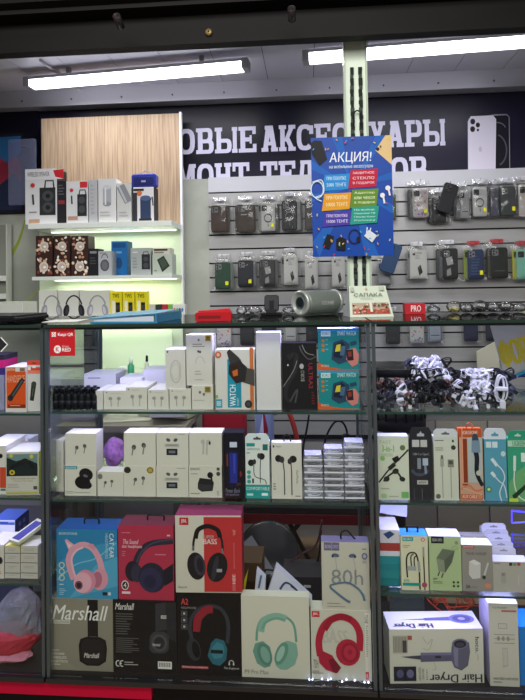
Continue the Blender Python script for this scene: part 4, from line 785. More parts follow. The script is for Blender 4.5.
def a4(f): f.rect(308, 60, 386, 90, 'c4582e'); f.rect(318, 95, 336, 250, '8c3c20'); f.text('BOROFONE', 320, 68, 372, 80, 'f4dccc', bold=.02); f.rect(338, 90, 386, 240, 'b8c0bc'); f.rect(318, 60, 322, 240, 'e8a080'); f.cur([(366, 95), (364, 130), (368, 160), (366, 200), (372, 225), (385, 250)], 18, '1f2430', 12); f.poly([(352, 100), (378, 100), (380, 140), (350, 140)], '7c94a8'); f.poly([(356, 78), (370, 78), (376, 100), (352, 100)], '3a4a58'); f.ell(374, 208, 10, 9, 'c8c4b4'); f.lines(314, 240, 360, 250, 1, 'd8a080'); f.cur([(312, 262), (340, 250), (360, 266), (385, 262)], 6, 'd8825c'); f.rect(312, 278, 384, 296, 'c8663c'); f.text('AUX CABLE 3.5', 316, 280, 380, 292, 'f8e0d0'); f.cur([(318, 258), (350, 268), (382, 280)], 3, 'e8b498')
o = carton('cable_box', 'orange cable pack with thick black plug picture', 'box', 'H', (310, 64, 388, 300), FY+.003, .028, 'cfa48c', a4, z, gc, side='b85428', top='d86030')
mb = MB(); h = o['h']; mb.tube(spline([(-.006, .012, h), (-.009, .012, h+.006), (0, .012, h+.016), (.009, .012, h+.006), (.006, .012, h)], 4), .0014, M('d05a34')); part(o, 'hook', mb)
def a5(f): f.rect(398, 104, 416, 124, 'd8e8ec'); f.rect(419, 104, 437, 124, 'd8e8ec'); f.ell(455, 144, 8, 9, 'c8dce0'); f.cur([(418, 165), (434, 180), (452, 200), (458, 225), (448, 250), (440, 275), (446, 300)], 4, 'd4e4ea'); f.stroke([(416, 160), (434, 184)], 11, 'dce8ec'); f.stroke([(414, 205), (426, 220)], 11, 'dce8ec'); f.cur([(424, 218), (440, 235), (456, 250), (464, 290)], 4, 'd4e4ea'); f.ell(404, 262, 9, 10, '4a8a60'); f.ell(404, 262, 5, 5, 'd8e8a0')
o = carton('cable_box', 'light blue cable pack with white plugs and white rounded header', 'box', 'H', (392, 96, 466, 300), FY+.004, .026, '5aa0b8', a5, z, gc); hang_tab(o, 'dde2ea', .030, '5aa0b8')
def a6(f): f.rect(470, 100, 530, 120, 'b8d8c0'); f.text('UGREEN', 486, 102, 530, 118, '2c8a50', bold=.03); f.poly([(470, 240), (500, 200), (535, 180), (535, 302), (470, 302)], '6fae74'); f.stroke([(492, 150), (490, 200)], 9, 'dfe8e0'); f.stroke([(520, 140), (520, 170)], 14, 'e4ece4'); f.cur([(490, 195), (488, 240), (500, 280), (525, 298)], 4, 'dfe8e0'); f.poly([(480, 280), (535, 235), (535, 250), (486, 295)], '1c3c28'); f.rect(470, 290, 500, 302, 'c9d850')
o = carton('cable_box', 'green cable pack cut by the right photo edge', 'box', 'H', (468, 94, 540, 300), FY+.002, .03, '3aa07c', a6, z, gc); hang_tab(o, '2c9a78', .022, 'c8d8c8', .9)
# third shelf: charger boxes
z = SR[2]; gh = 'charger boxes on the low shelf of the right case'
def c1(f): f.rect(124, 122, 160, 136, '2a9a92'); f.text('BORO', 128, 125, 156, 133, 'e0f4f0'); f.ell(192, 130, 7, 7, 'c87868'); f.ell(192, 130, 4, 4, 'e8d8d0'); f.lines(124, 150, 150, 162, 2, 'c8a078'); f.cur([(138, 262), (136, 200), (146, 178), (166, 178), (174, 200), (174, 215)], 5, '23272a'); f.cur([(152, 222), (151, 190), (160, 180)], 4, '23272a'); f.cur([(162, 222), (162, 195), (170, 186)], 4, '23272a'); f.rect(138, 222, 168, 238, 'a8acac'); f.stroke([(176, 205), (178, 240)], 9, 'a4a8a8'); f.stroke([(178, 242), (179, 303)], 5, '23272a'); f.stroke([(193, 185), (195, 303)], 4, '23272a'); f.stroke([(193, 155), (193, 190)], 6, '9aa0a0'); f.text('BM6', 126, 268, 144, 277, '2a9a92'); f.rect(122, 280, 180, 290, '2a9a92'); f.ell(194, 286, 9, 9, 'b0505a')
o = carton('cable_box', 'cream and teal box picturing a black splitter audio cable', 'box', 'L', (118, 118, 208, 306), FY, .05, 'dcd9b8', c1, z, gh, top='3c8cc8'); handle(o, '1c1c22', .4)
def c2(f): f.rect(218, 120, 260, 144, '1f2220'); f.text('BOR OFO', 223, 127, 255, 137, 'd0d4c4'); f.poly([(234, 195), (255, 162), (296, 168), (284, 205), (262, 245), (240, 238)], '6e7866'); f.poly([(234, 195), (260, 202), (262, 245), (240, 238)], '8c9680'); f.poly([(260, 202), (296, 168), (286, 208), (262, 245)], '5c6656'); f.stroke([(244, 240), (238, 256)], 4, '4a5246'); f.stroke([(256, 245), (250, 262)], 4, '4a5246'); f.text('20W', 222, 262, 236, 269, '33382c', bold=.03); f.lines(222, 274, 262, 284, 2, '7c8468'); [f.ell(290+14*(i % 2), 276+13*(i//2), 4, 4, '3c4434') for i in range(4)]; f.ell(302, 140, 6, 6, '8c9a74'); f.arc(296, 158, 9, 6, 0, 360, 1.5, '8c9a74', 12)
carton('charger_box', 'light green box picturing a grey two-pin charger', 'box', 'L', (211, 119, 317, 306), FY+.002, .05, 'b3c694', c2, z, gh, top='d8dce8')  # top colour carries the cool LED light
def c3(f): f.rect(321, 149, 360, 160, 'b8343c'); f.text('BOROFONE', 324, 151, 357, 158, 'f0d8d8'); f.text('TRAVEL CHARGER', 332, 173, 400, 182, '4a4844'); f.poly([(340, 250), (342, 205), (358, 198), (380, 210), (378, 262), (352, 266)], 'cfcdc8'); f.poly([(342, 205), (358, 198), (380, 210), (364, 218)], 'e0deda'); f.stroke([(405, 208), (390, 256)], 6, 'c8c6c0'); f.ell(390, 259, 6, 7, '3a3a3a'); f.text('3A', 329, 286, 344, 298, '2c2c2a', bold=.03); f.ell(402, 288, 10, 9, 'd88a6c'); f.lines(348, 292, 372, 298, 1, '77746c')
carton('charger_box', 'taupe charger box with red label and white plug picture', 'box', 'L', (318, 148, 420, 308), FY+.003, .045, '97928a', c3, z, gh, top='dcdcf0')  # LED light painted into the lavender top
def c4(f): f.lines(424, 208, 452, 216, 1, '8a8880'); f.rect(474, 206, 484, 216, '3a3c30'); f.rect(486, 206, 498, 216, '7a9a60'); f.ell(506, 210, 6, 6, 'b04848'); f.rect(446, 238, 462, 276, 'a6a49c'); f.rect(449, 242, 459, 250, '87857e'); f.stroke([(505, 245), (503, 280)], 5, 'bdbbb2')
carton('charger_box', 'low pale box with a faint plug picture at the right edge', 'box', 'L', (420, 203, 540, 306), FY+.002, .04, 'b4b0a4', c4, z, gh, top='d0d0e8')  # violet LED light is put into the top colour
for i, (x0, x1, yt, col) in enumerate(((440, 492, 561-500, 'b4b2b0'), (436, 486, 551-500, 'c0bfc4'), (430, 480, 543-500, 'b8b8c0'), (424, 476, 536-500, 'c4c4d0'), (416, 470, 530-500, 'bcbcc8'), (410, 462, 524-500, 'd0d0e0'))):
    Y = FY+.05+i*.028; x0p, x1p = 365+(i*-8+425)/3.281, 365+(i*-8+505)/3.281; yt = (556, 549, 543, 537, 531, 525)[i]
    o = carton('charger_box', 'pale charger box with header, %s in the file behind the low box' % NTH[i], 'box', 'px', (x0p, yt+4, x1p, 590), Y, .024, col, None, z, 'file of pale charger boxes with headers'); hang_tab(o, col, .018, '8a8a96')
o = carton('charger_box', 'taupe box with hang hole directly behind the red label charger box', 'box', 'px', (462, 541, 489, 590), FY+.052, .02, '96928e', None, z); hang_tab(o, '96928e', .016, 'd8d8e0')
o = carton('charger_box', 'second taupe box behind the red label charger box', 'box', 'px', (455, 535, 485, 590), FY+.085, .02, '8c8a8c', None, z)
# white and teal pile on the left of this shelf
z0_ = z
pile = (('1f7c84', 578, 588, 'dark teal'), ('2a8c94', 571, 578, 'teal'), ('248490', 564, 571, 'mid teal'), ('2a9098', 556, 563, 'bright teal'), ('dcdce8', 551, 556, 'thin white'), ('a8403c', 543, 551, 'brick red'), ('d8d4dc', 530, 543, 'white blue-marked'))
for c, y0, y1, nm in pile:
    o = carton('flat_box', '%s flat box in the pile left of the splitter cable box' % nm, 'box', 'px', (380, y0, 400, y1), FY+.02, .09, c, (lambda f: f.poly([(383, 534), (390, 531), (395, 534), (388, 539)], '2c4c7c')) if nm.startswith('white') else None, z0_, 'pile of flat boxes on the low shelf'); z0_ = o['zt']
mb = MB(); a = at(397, 530, .12); mb.box(-.045, .035, 0, .0025, 0, .075, M('c8cce4')); f = Face(mb, (-.045, 0, 0), (1, 0, 0), (0, 0, 1), .08, .075); f.stroke([(32, 0), (34, 40), (44, 58)], 5, '22242c'); f.stroke([(58, 0), (58, 40), (68, 52)], 5, '22242c')
o = mb.build('foam_tray', None, (a.x, .155, z0_+.001), 0); o.rotation_euler = (R(-20), R(8), 0); tag(o, 'white slotted tray leaning behind the teal box pile', 'tray')
mb = MB(); z5 = TOPS['light green box picturing a grey two-pin charger']; a = at(440, 534, .13); mb.box(-.04, .04, 0, .05, 0, .012, clear('blue_blister', 'bcd8f0', 1, .1, .5, '3a7cc0')); mb.box(-.03, .03, .004, .046, .0122, .016, M('3a8ad0')); o = carton('flat_box', 'upright plain box holding up the blue blister pack', 'box', 'px', (424, 541, 456, 590), .10, .04, 'a09ca4', None, z)
tag(mb.build('blister_pack', None, (a.x, .10, o['zt']+.001), .2), 'bluish clear blister pack lying above the light green charger box', 'blister pack')
# bottom: hair dryer box
z = BM_
def dr(f):
    f.text('hoco.', 366, 156, 380, 208, '3a3a40', rot=-90, bold=.03); f.lines(372, 214, 376, 236, 3, '8a887e')
    f.text('Hair Dryer', 212, 270, 386, 306, '3a3640', rot=180, bold=.035); f.lines(200, 262, 206, 300, 5, '7a786e')
    f.poly([(285, 200), (289, 172), (345, 172), (348, 205), (340, 250), (318, 266), (294, 256), (284, 230)], '666479'); f.poly([(292, 200), (296, 180), (310, 176), (306, 255), (296, 248)], '8684a0'); f.ell(315, 177, 27, 17, '77758c'); f.ell(315, 178, 21, 13, '2c2b36'); f.ell(315, 180, 14, 8, '4a485a')
    f.poly([(182, 205), (286, 208), (286, 234), (182, 236)], '605e78'); f.rect(182, 205, 286, 214, '7a789a'); f.rect(230, 216, 250, 224, '33323e'); f.poly([(182, 214), (182, 228), (150, 224), (116, 218), (150, 216)], '4a4858')
    f.rect(90, 148, 140, 206, 'b0ae9f'); 
    for k in range(9): f.rect(92+k*5, 152, 94.5+k*5, 202, '8a887c'); f.k -= 1
    f.k += 1; f.rect(122, 164, 136, 204, '4a4a48'); f.rect(140, 148, 154, 162, 'b05850'); f.cur([(190, 152), (205, 175), (222, 160), (210, 195), (190, 190)], 1.5, 'a9a79a'); f.cur([(225, 235), (232, 258), (222, 262)], 1.5, 'a9a79a')
    f.rect(91, 250, 166, 298, '2a2838'); f.ell(112, 274, 12, 14, '55587c'); f.ell(146, 274, 12, 14, '6a6c90'); f.rect(128, 250, 130, 298, '0e0e14'); f.text('HIGH SPEED', 174, 252, 182, 296, '6a685e', rot=90); f.text('DRYER', 186, 256, 192, 292, '6a685e', rot=90)
def drt(f):
    f.text('Hair Dryer', 6, 62, 48, 94, '4a4658', rot=180, bold=.035); f.poly([(42, 40), (74, 34), (76, 56), (42, 54)], '6866a0'); f.ell(83, 46, 14, 26, '7a78b8'); f.ell(83, 46, 10, 19, '5a5890'); f.ell(83, 46, 4, 8, 'a8a6d8'); f.poly([(42, 44), (42, 51), (16, 50), (30, 46)], '5a5880')
hd = carton('hair_dryer_box', 'large white hair dryer box standing upside down in the right case', 'box', 'P', (79, 128, 393, 308), FY+.006, .085, 'd5d3c3', dr, z, rz=R(4), topart=drt, top='dcd9ea', side='c4c1b4')  # lavender of the top face is painted LED light
def nb(f):
    f.text('TO PWDRY', 420, 56, 470, 62, '4a4844'); f.rect(450, 66, 500, 72, 'b86868'); f.rect(438, 110, 468, 128, 'a09d92'); f.rect(440, 112, 466, 126, 'c9c6b8')
    for k in range(3): f.rect(424, 146+k*14, 492, 148+k*14, '8a887e'); f.ell(438+16*k, 160, 5, 8, '9a988c')
    f.poly([(450, 190), (468, 190), (468, 250), (450, 256)], 'b8b5a8'); f.poly([(452, 194), (466, 194), (466, 246), (452, 250)], 'c6c3b6'); f.text('HIGH SPEED HAIR DRYER', 418, 288, 500, 296, '5a5852'); f.lines(418, 302, 450, 308, 1, '77746c')
carton('hair_dryer_box', 'tall narrow white box with line drawings beside the hair dryer box', 'box', 'P', (407, 44, 505, 318), FY+.004, .09, 'cdcabb', nb, z, side='b4b0d0', top='d0d0e4')  # violet side and top paint the LED light on white card
carton('storage_box', 'bright blue box at the right photo edge, bottom of case', 'box', 'px', (519.5, 627, 540, 685), FY+.01, .09, '1f7cc8', None, z)
def tangle(name, label, cat, cx, cy, cz, rx, ry, rz_, mat, n, r, seed, loops=9, base=None):
    rd = random.Random(seed); pts = []
    for k in range(loops*7):
        a = k*.9+rd.uniform(-.3, .3); q = rd.uniform(.35, 1); zz = cz+rz_*rd.uniform(-1, 1)
        if base: zz = max(zz, base+r)
        pts.append((cx+rx*q*math.cos(a), cy+ry*q*math.sin(a), zz))
    mb = MB(); mb.tube(spline(pts, 4), r, mat, 5); return tag(mb.build(name), label, cat)
hp_ = at(448, 610, .2)
tangle('orange_cable', 'tangle of orange cable lying behind the hair dryer box', 'cable', at(455, 612, .21).x, .23, BM_+.15, .10, .06, .05, M('b4452c', .4), 0, .0017, 4, 7, BM_)
tangle('orange_cable', 'loop of orange cable hanging at the right case edge', 'cable', at(522, 608, .2).x, .20, BM_+.20, .02, .03, .03, M('e0582e', .4), 0, .0024, 9, 3, BM_)
carton('storage_box', 'grey-green clear tray standing behind the left end of the dryer box', 'box', 'px', (390, 598, 425, 640), .26, .06, '5a6460', None, BM_, mat=clear('tray_plastic', 'c8d4d0', 1, .1, .4, '6a7470'))
# top shelf: heap of coiled cables
z = SR[0]
def coil_obj(name, col, w, h, thick, seed):
    rd = random.Random(seed); mb = MB(); m = M(col, .35); n = 20
    for l in range(5):
        ww, hh, oy = w*rd.uniform(.7, 1)/2, h*rd.uniform(.85, 1)/2, rd.uniform(-.008, .008); ox = rd.uniform(-.004, .004)
        mb.tube([(ox+ww*math.copysign(abs(math.cos(2*math.pi*k/n))**.8, math.cos(2*math.pi*k/n)), oy+.003*math.sin(4*math.pi*k/n), hh*math.sin(2*math.pi*k/n)) for k in range(n)], thick, m, 5, True)
    o = mb.build(name)
    tb = MB(); tb.rbox(-w*.5, w*.5, -.010, .010, -.004, .004, M('e4e4ee' if col[0] in 'de' else '202024', .4), .003); t = tb.build('tie_band', o)
    pl = MB(); pl.rbox(-.006, .006, -.016, -.008, -h*.5-.012, -h*.5+.006, M('dcdce4' if col[0] in 'de' else '2c2c30', .35), .002); pl.box(-.004, .004, -.014, -.010, -h*.5-.019, -h*.5-.012, M('b4b4b8', .3, .8)); p2 = pl.build('plug', o)
    return [o, t, p2]
pro = [coil_obj('coiled_cable', 'dcdbe4', .026, .066, .0014, 1), coil_obj('coiled_cable', '131216', .030, .066, .0015, 2), coil_obj('coiled_cable', 'd6d4de', .032, .054, .0013, 3), coil_obj('coiled_cable', '18171b', .026, .07, .0017, 4), coil_obj('coiled_cable', '8a5a5c', .024, .062, .0014, 6), coil_obj('coiled_cable', '44475a', .026, .062, .0015, 8)]
used = set(); rd = random.Random(12)
def ccopy(i):
    if i not in used: used.add(i); return pro[i][0]
    o = pro[i][0].copy(); COL.objects.link(o)
    for c in pro[i][1:]: q = c.copy(); COL.objects.link(q); q.parent = o
    return o
cname = {0: 'white', 1: 'black', 2: 'white', 3: 'black', 4: 'dark red', 5: 'slate blue'}
def heap_h(px):
    if px < 396: return .048
    if px < 410: return .075
    if px < 448: return .115
    if px < 470: return .085
    if px < 480: return .095
    return .085
cnt = {}
spots = []
px = 379
while px < 508:
    H_ = heap_h(px); lv = max(1, int(round(H_/.032)))
    for l in range(lv):
        spots.append((px+rd.uniform(-2, 2), l, FY+.02+l*.018+rd.uniform(0, .01), z+.022+l*.030+rd.uniform(0, .006)))
    px += 4.6
for (px, l, Y, zc) in spots:
    if px < 400: i = rd.choice((5, 5, 4, 1))
    elif px < 412: i = rd.choice((0, 2, 4, 5))
    elif px < 448: i = rd.choice((1, 3, 4, 1, 3)) if l < 2 else rd.choice((0, 2, 2, 1))
    elif px < 470: i = rd.choice((1, 3, 4, 2)) if l < 2 else rd.choice((0, 1, 2, 3))
    elif px < 492: i = rd.choice((0, 2, 1, 0))
    else: i = rd.choice((5, 1, 5))
    o = ccopy(i); o.location = (at(px, 400, Y).x, Y, zc+.004); s = rd.uniform(.75, .95)
    o.scale = (s, s, s*.8); o.rotation_euler = (rd.uniform(-.5, .5), rd.uniform(-1.3, 1.3) if l < 2 else rd.uniform(-1.5, 1.5), rd.uniform(-.6, .6))
    if l == 0: o.rotation_euler[1] = rd.uniform(-.5, .5)+(1.57 if rd.random() < .5 else 0); 
    reg = 'left end' if px < 400 else 'left part' if px < 425 else 'middle' if px < 455 else 'right part' if px < 492 else 'right end'
    lay = ('bottom layer', 'second layer', 'upper layer', 'top')[min(l, 3)]
    tag(o, '%s coiled charging cable in the %s of the heap, %s' % (cname[i], reg, lay), 'cable', '%s coiled cables, %s %s' % (cname[i], reg, lay))
o = ccopy(0); o.location = (at(502, 385, .03).x, .034, z+.06); o.scale = (1.15, 1, 1.15); o.rotation_euler = (0, .05, 0); tag(o, 'upright white coiled cable standing tallest at the heap right side', 'cable')
# yellow banner seen at the right
a = at(503, 366, .46); mb = MB(); w_ = .24; hh = .12; t = thing('yellow_banner', 'white strip with big yellow letters at the right photo edge', 'banner', (a.x, .46, a.z-.02), 0); t.rotation_euler = (0, R(-14), 0)
mb.box(0, w_, 0, .003, -.01, hh+.08, M('b9b7a0', .5)); f = Face(mb, (0, 0, -.01), (1, 0, 0), (0, 0, 1), w_, hh+.01); f.text('ФОРУМ', 3, 10, 70, 84, 'd0bc20', bold=.04); part(t, 'sheet', mb)
qi = Matrix.Rotation(R(14), 3, 'Y'); mb = MB(); mb.tube([qi @ Vector((.19, .009, .05)), qi @ Vector((.19, .009, .001-t.location.z))], .004, M('6a6c70', .4)); part(t, 'support_rod', mb)
mb = MB(); mb.tube(spline([(-.05, 0, -.045), (.0, .0, -.03), (.08, 0, -.022), (.2, 0, -.01)]), .007, M('2a34b0', .4)); part(t, 'edge_roll', mb, 'blue rolled edge')
mb = MB(); mb.tube(spline([(.03, -.01, -.022), (.09, -.01, -.012), (.22, -.01, .005)]), .006, M('1f9a9c', .4)); part(t, 'edge_roll', mb, 'teal rolled edge')
# ================================================================== lit shelving with the wood back
YS, YK = 1.24, 1.50
def X(px, py, Y): return at(px, py, Y).x
def Zz(px, py, Y): return at(px, py, Y).z
un = thing('shelving_unit', 'tall shelving unit with pale wood back and two lit shelves', 'shelves', (0, YS, 0))
xl, xr_ = X(38, 170, YS+.2), X(178.5, 170, YS+.2); zt = Zz(110, 117, YK); zs1 = Zz(105, 222, YS); zs2 = Zz(108, 275.5, YS); zs3 = Zz(110, 317, YS)
mb = MB(); n = 34; wd = (xr_-xl)/n
m1 = M('b29a80', .5, noise=.3, scale=26, stretch=(6, 1, .16), h2='957e68'); mb.box(xl, xr_, YK-YS-.018, YK-YS, zs1-.01, zt, m1); part(un, 'wood_panel', mb, 'pale wood grain panel')
mb = MB(); mb.box(xr_, xr_+.012, YK-YS-.03, YK-YS, zs3-.02, zt+.004, M('dcdce0', .4)); part(un, 'side_panel', mb, 'white side edge')
mb = MB(); mb.box(xl-.02, xr_, YK-YS-.008, YK-YS, .98, zs1-.012, M('cfd9c4', .35)); part(un, 'back_panel', mb, 'pale greenish back panel')
for zz, n_, xa in ((zs1, .026, X(28, 222, YS)), (zs2, .018, X(32, 276, YS)), (zs3, .018, X(32, 317, YS))):
    mb = MB(); mb.box(xa, xr_+.006, 0, YK-YS-.009, zz-n_, zz, M('dfe3de', .35)); part(un, 'shelf', mb, 'white shelf board')
    mb = MB(); mb.box(xa+.03, xr_-.02, .20, .215, zz-n_-.006, zz-n_-.0005, M('f6ffe6', emit=1.6)); part(un, 'light_strip', mb, 'greenish white light strip')
    l = area('shelf_light', (0, 0, 0), (R(-12), 0, 0), xr_-xa-.06, .03, 1.1, (.94, 1, .82)); l.parent = un; l.location = ((xa+xr_)/2, .19, zz-n_-.008)
def item(name, label, cat, rect, z, col, art=None, Y=YS+.02, d=.09, **k): return carton(name, label, cat, 'S', rect, Y, d, col, art, z, **k)
def s1(f):
    f.rect(66, 130, 168, 156, 'e4e2e4'); f.poly([(140, 133), (168, 130), (168, 156), (146, 150)], 'cc2c34'); f.text('WIRELESS SPEAKER', 72, 136, 130, 148, '4a4a4c'); f.rect(104, 178, 146, 250, '2a2c2e'); f.stroke([(118, 178), (120, 160), (140, 160), (142, 178)], 4, '2a2c2e'); f.ell(126, 200, 15, 14, '45484a'); f.ell(126, 230, 15, 14, '45484a'); f.ell(126, 200, 6, 6, '1c1c1e'); f.ell(126, 230, 6, 6, '1c1c1e'); f.ell(86, 171, 6, 6, 'c8343c'); f.stroke([(86, 195), (88, 222)], 5, '3a3a3c'); f.lines(76, 240, 98, 248, 1, '8a8a8a'); f.rect(76, 260, 104, 270, 'c09a80')
item('speaker_box', 'large white and red party speaker box on the top shelf', 'box', (66, 128, 150, 273), zs1, 'd8d8da', s1, side='2a2224', d=.12)
item('speaker_box', 'black side of a speaker box between the two party speaker boxes', 'box', (150, 160, 173, 270), zs1, '232226', lambda f: (f.lines(153, 170, 170, 200, 4, '5a5a5e'), f.rect(153, 210, 170, 220, '8a3038')))
def s2(f): f.rect(176, 162, 230, 178, 'dcdadc'); f.rect(210, 162, 230, 178, 'c83038'); f.ell(188, 184, 5, 5, 'c8343c'); f.rect(203, 195, 228, 252, '26282a'); f.stroke([(208, 195), (210, 184), (224, 184), (226, 195)], 3, '26282a'); f.ell(215, 210, 9, 9, '444648'); f.ell(215, 234, 9, 10, '444648'); f.stroke([(188, 198), (189, 220)], 4, '3a3a3c'); f.rect(178, 252, 204, 262, 'b08a78')
item('speaker_box', 'smaller white party speaker box beside the black box side', 'box', (174, 160, 231, 270), zs1, 'd4d4d6', s2)
item('speaker_box', 'plain grey box edge left of the silver cylinder box', 'box', (233, 156, 256, 268), zs1, 'b4b4b8', lambda f: f.lines(238, 170, 250, 250, 8, 'a4a4a8'))
item('speaker_box', 'white box picturing a silver cylinder speaker', 'box', (258, 154, 305, 268), zs1, 'd2d2d2', lambda f: (f.rect(270, 176, 292, 220, 'a4a6ac'), f.ell(281, 176, 11, 6, 'c4c6cc'), f.ell(281, 220, 11, 6, '8a8c92'), f.rect(275, 178, 279, 222, 'dadce0'), f.lines(262, 240, 290, 256, 2, 'b0b0b0')))
item('speaker_box', 'pale box picturing a slanted grey speaker', 'box', (307, 166, 345, 266), zs1, 'c4c4c2', lambda f: (f.stroke([(316, 172), (338, 215)], 22, '85878c'), f.stroke([(312, 174), (332, 216)], 5, 'b4b6ba'), f.lines(312, 240, 336, 256, 2, 'a4a4a4')))
sp = item('speaker_box', 'white box picturing a blue cylinder speaker beneath the real blue speaker', 'box', (350, 176, 404, 266), zs1, 'd8d6d8', lambda f: (f.rect(368, 205, 396, 258, '2c3c5c'), f.ell(382, 205, 14, 7, '4a5c80'), f.rect(350, 180, 378, 186, '26262a'), f.ell(366, 192, 7, 7, 'c86a3a'), f.stroke([(396, 210), (400, 202), (402, 225)], 3, '26262a'), f.rect(364, 258, 398, 264, '2a2a2c'), f.rect(350, 190, 360, 266, '2e3036')), side='2a2a30')
zb = sp['zt']; t = thing('portable_speaker', 'small royal blue portable speaker with antenna on top of its box', 'speaker', (X(144, 185, YS+.03), YS+.03, zb+.001)); w = (X(156, 180, YS)-X(131, 180, YS))
mb = MB(); mb.rbox(-w/2, w/2, -.005, .045, 0, .068, M('2a3596', .35), .012); part(t, 'body', mb)
mb = MB(); mb.rbox(-w*.4, w*.4, -.008, -.0052, .010, .052, M('1d2460', .7), .01); part(t, 'grille', mb)
mb = MB(); mb.tube(spline([(-w*.2, .02, .068), (0, .02, .088), (w*.25, .02, .082), (w*.46, .02, .066)], 4), .0018, M('9a9aa4', .3, .8)); part(t, 'antenna', mb)
mb = MB(); mb.rbox(-.012, .012, -.0092, -.0081, .024, .034, M('8a94c8'), .003); part(t, 'badge', mb)
# six gift boxes
def gold(seed):
    def a(f):
        rd = random.Random(seed); x0, y0, x1, y1 = f.fr
        for k in range(22):
            f.ell(x0+rd.uniform(.08, .92)*(x1-x0), y0+rd.uniform(.08, .92)*(y1-y0), rd.uniform(2, 5), rd.uniform(2, 4.5), rd.choice(('e8d4b8', 'c89a7a', '8a4a3a', 'd8b090', 'f0e8dc', '7a3a30')), rd.uniform(0, 90), 8)
        f.ell((x0+x1)/2, (y0+y1)/2+2, 12, 12, 'd8ccc0'); f.ell((x0+x1)/2, (y0+y1)/2+2, 8, 8, 'c4b4a8'); f.ell((x0+x1)/2+2, (y0+y1)/2+3, 4, 3, 'f4f0e8')
    return a
for c, (a, b) in enumerate(((93, 138), (141, 184), (187, 232))):
    o = item('gift_box', 'dark brown box with gold and white flowers, bottom row, %s' % ('left', 'middle', 'right')[c], 'box', (a, 355, b, 405), zs2, '3a2420', gold(c), group='flowered boxes on the middle shelf')
    item('gift_box', 'dark brown box with gold and white flowers, top row, %s' % ('left', 'middle', 'right')[c], 'box', (a+1, 304, b, 354), o['zt'], '3a2420', gold(c+5), group='flowered boxes on the middle shelf')
item('speaker_box', 'black box left of the round speaker box on the lower shelf', 'box', (233, 338, 257, 406), zs2, '1e1e24', lambda f: (f.rect(236, 344, 254, 350, '8a8a90'), f.lines(236, 360, 252, 380, 3, '4a4a50')))
item('speaker_box', 'grey box picturing a round speaker with loop', 'box', (258, 344, 292, 406), zs2, 'b4b6ba', lambda f: (f.ell(275, 380, 12, 15, '55575c'), f.ell(275, 380, 8, 11, '6e7076'), f.arc(275, 362, 8, 10, 0, 180, 2, '44464a'), f.lines(262, 348, 282, 354, 1, '8a8a8e')))
bb = item('speaker_box', 'bright blue box on the lower shelf', 'box', (292, 318, 334, 392), zs2, '1f6cb0', lambda f: (f.rect(296, 322, 330, 332, '174e88'), f.lines(300, 340, 326, 350, 1, '6aa8d8'), f.ell(312, 365, 9, 12, '184a78')), side='123c68', Y=YS+.10)
item('speaker_box', 'grey box picturing a black speaker, right of the bright blue box', 'box', (343, 336, 396, 404), zs2, 'aab0ae', lambda f: (f.rect(372, 352, 394, 390, '26282c'), f.ell(383, 364, 7, 6, '45474c'), f.ell(383, 380, 7, 7, '45474c'), f.stroke([(376, 352), (377, 346), (389, 346), (390, 352)], 2, '26282c'), f.lines(348, 345, 366, 352, 1, 'dcdcdc'), f.lines(348, 360, 362, 390, 4, '8f9594')))
ob = item('speaker_box', 'pale green box picturing a dark tilted speaker', 'box', (400, 352, 452, 404), zs2, 'b8c2b4', lambda f: (f.poly([(412, 366), (430, 356), (446, 382), (426, 398)], '2e3a2e'), f.poly([(417, 368), (430, 361), (440, 380), (427, 390)], '445244'), f.lines(404, 392, 416, 400, 1, '7f887c')))
item('speaker_box', 'small brown and white box on top of the pale green box', 'box', (402, 336, 446, 351), ob['zt'], 'd0ccc0', lambda f: (f.rect(404, 338, 440, 343, '4a3a30'), f.rect(404, 345, 430, 349, '8a8478')))
# third shelf: headphone boxes and yellow earbud boxes
def hph(c1, c2, cx):
    return lambda f: (f.arc(cx, 498, 22, 36, 20, 160, 4, c1, 20), f.ell(cx-20, 502, 8, 17, c1, 10), f.ell(cx+20, 502, 8, 17, c1, -10), f.ell(cx-18, 502, 4, 11, c2, 10), f.ell(cx+18, 502, 4, 11, c2, -10))
for (a, b, c1, c2, cx, nm) in ((102, 151, '8f9094', 'b4b4b8', 136, 'grey'), (153, 207, '1c1c20', '3a3a40', 194, 'black'), (209, 288, '9a9ba0', 'c8c8cc', 256, 'silver')):
    item('headphone_box', 'white box picturing %s headphones under the lower lit shelf' % nm, 'box', (a, 447, b, 520), zs3, 'd5d6cc', hph(c1, c2, cx), d=.08)
for k, a in enumerate((289, 322, 355)):
    item('earbud_box', 'yellow earbud box with black case picture, %s of the three' % ('leftmost', 'middle', 'rightmost')[k], 'box', (a, 450, a+31, 505), zs3+.0, 'e6d81c', lambda f, a=a: (f.rect(a+5, 470, a+13, 500, 'f0ecd0'), f.rect(a+15, 474, a+26, 500, '1a1a1c'), f.rect(a+17, 480, a+24, 490, '3c3c40'), f.text('TWS', a+6, 455, a+24, 464, '2a2a14', bold=.03)), Y=YS+.03, d=.05)
zc_ = zs3
for k, (a, b, c, nm) in enumerate(((392, 408, 'c8c4b4', 'beige'), (409, 424, '2c3a2c', 'dark green'), (425, 440, 'b83040', 'red'), (441, 452, '7cb848', 'green'), (453, 486, 'dcdcd4', 'white with coloured dots'))):
    item('charger_box', 'small %s box right of the yellow earbud boxes' % nm, 'box', (a, 484, b, 518), zs3, c, (lambda f: [f.ell(458+k_*7, 500, 3, 6, ('c83048', '6ab040', '2a2a30', '3a8ac0')[k_]) for k_ in range(4)]) if nm.startswith('white') else None, Y=YS+.02, d=.04)
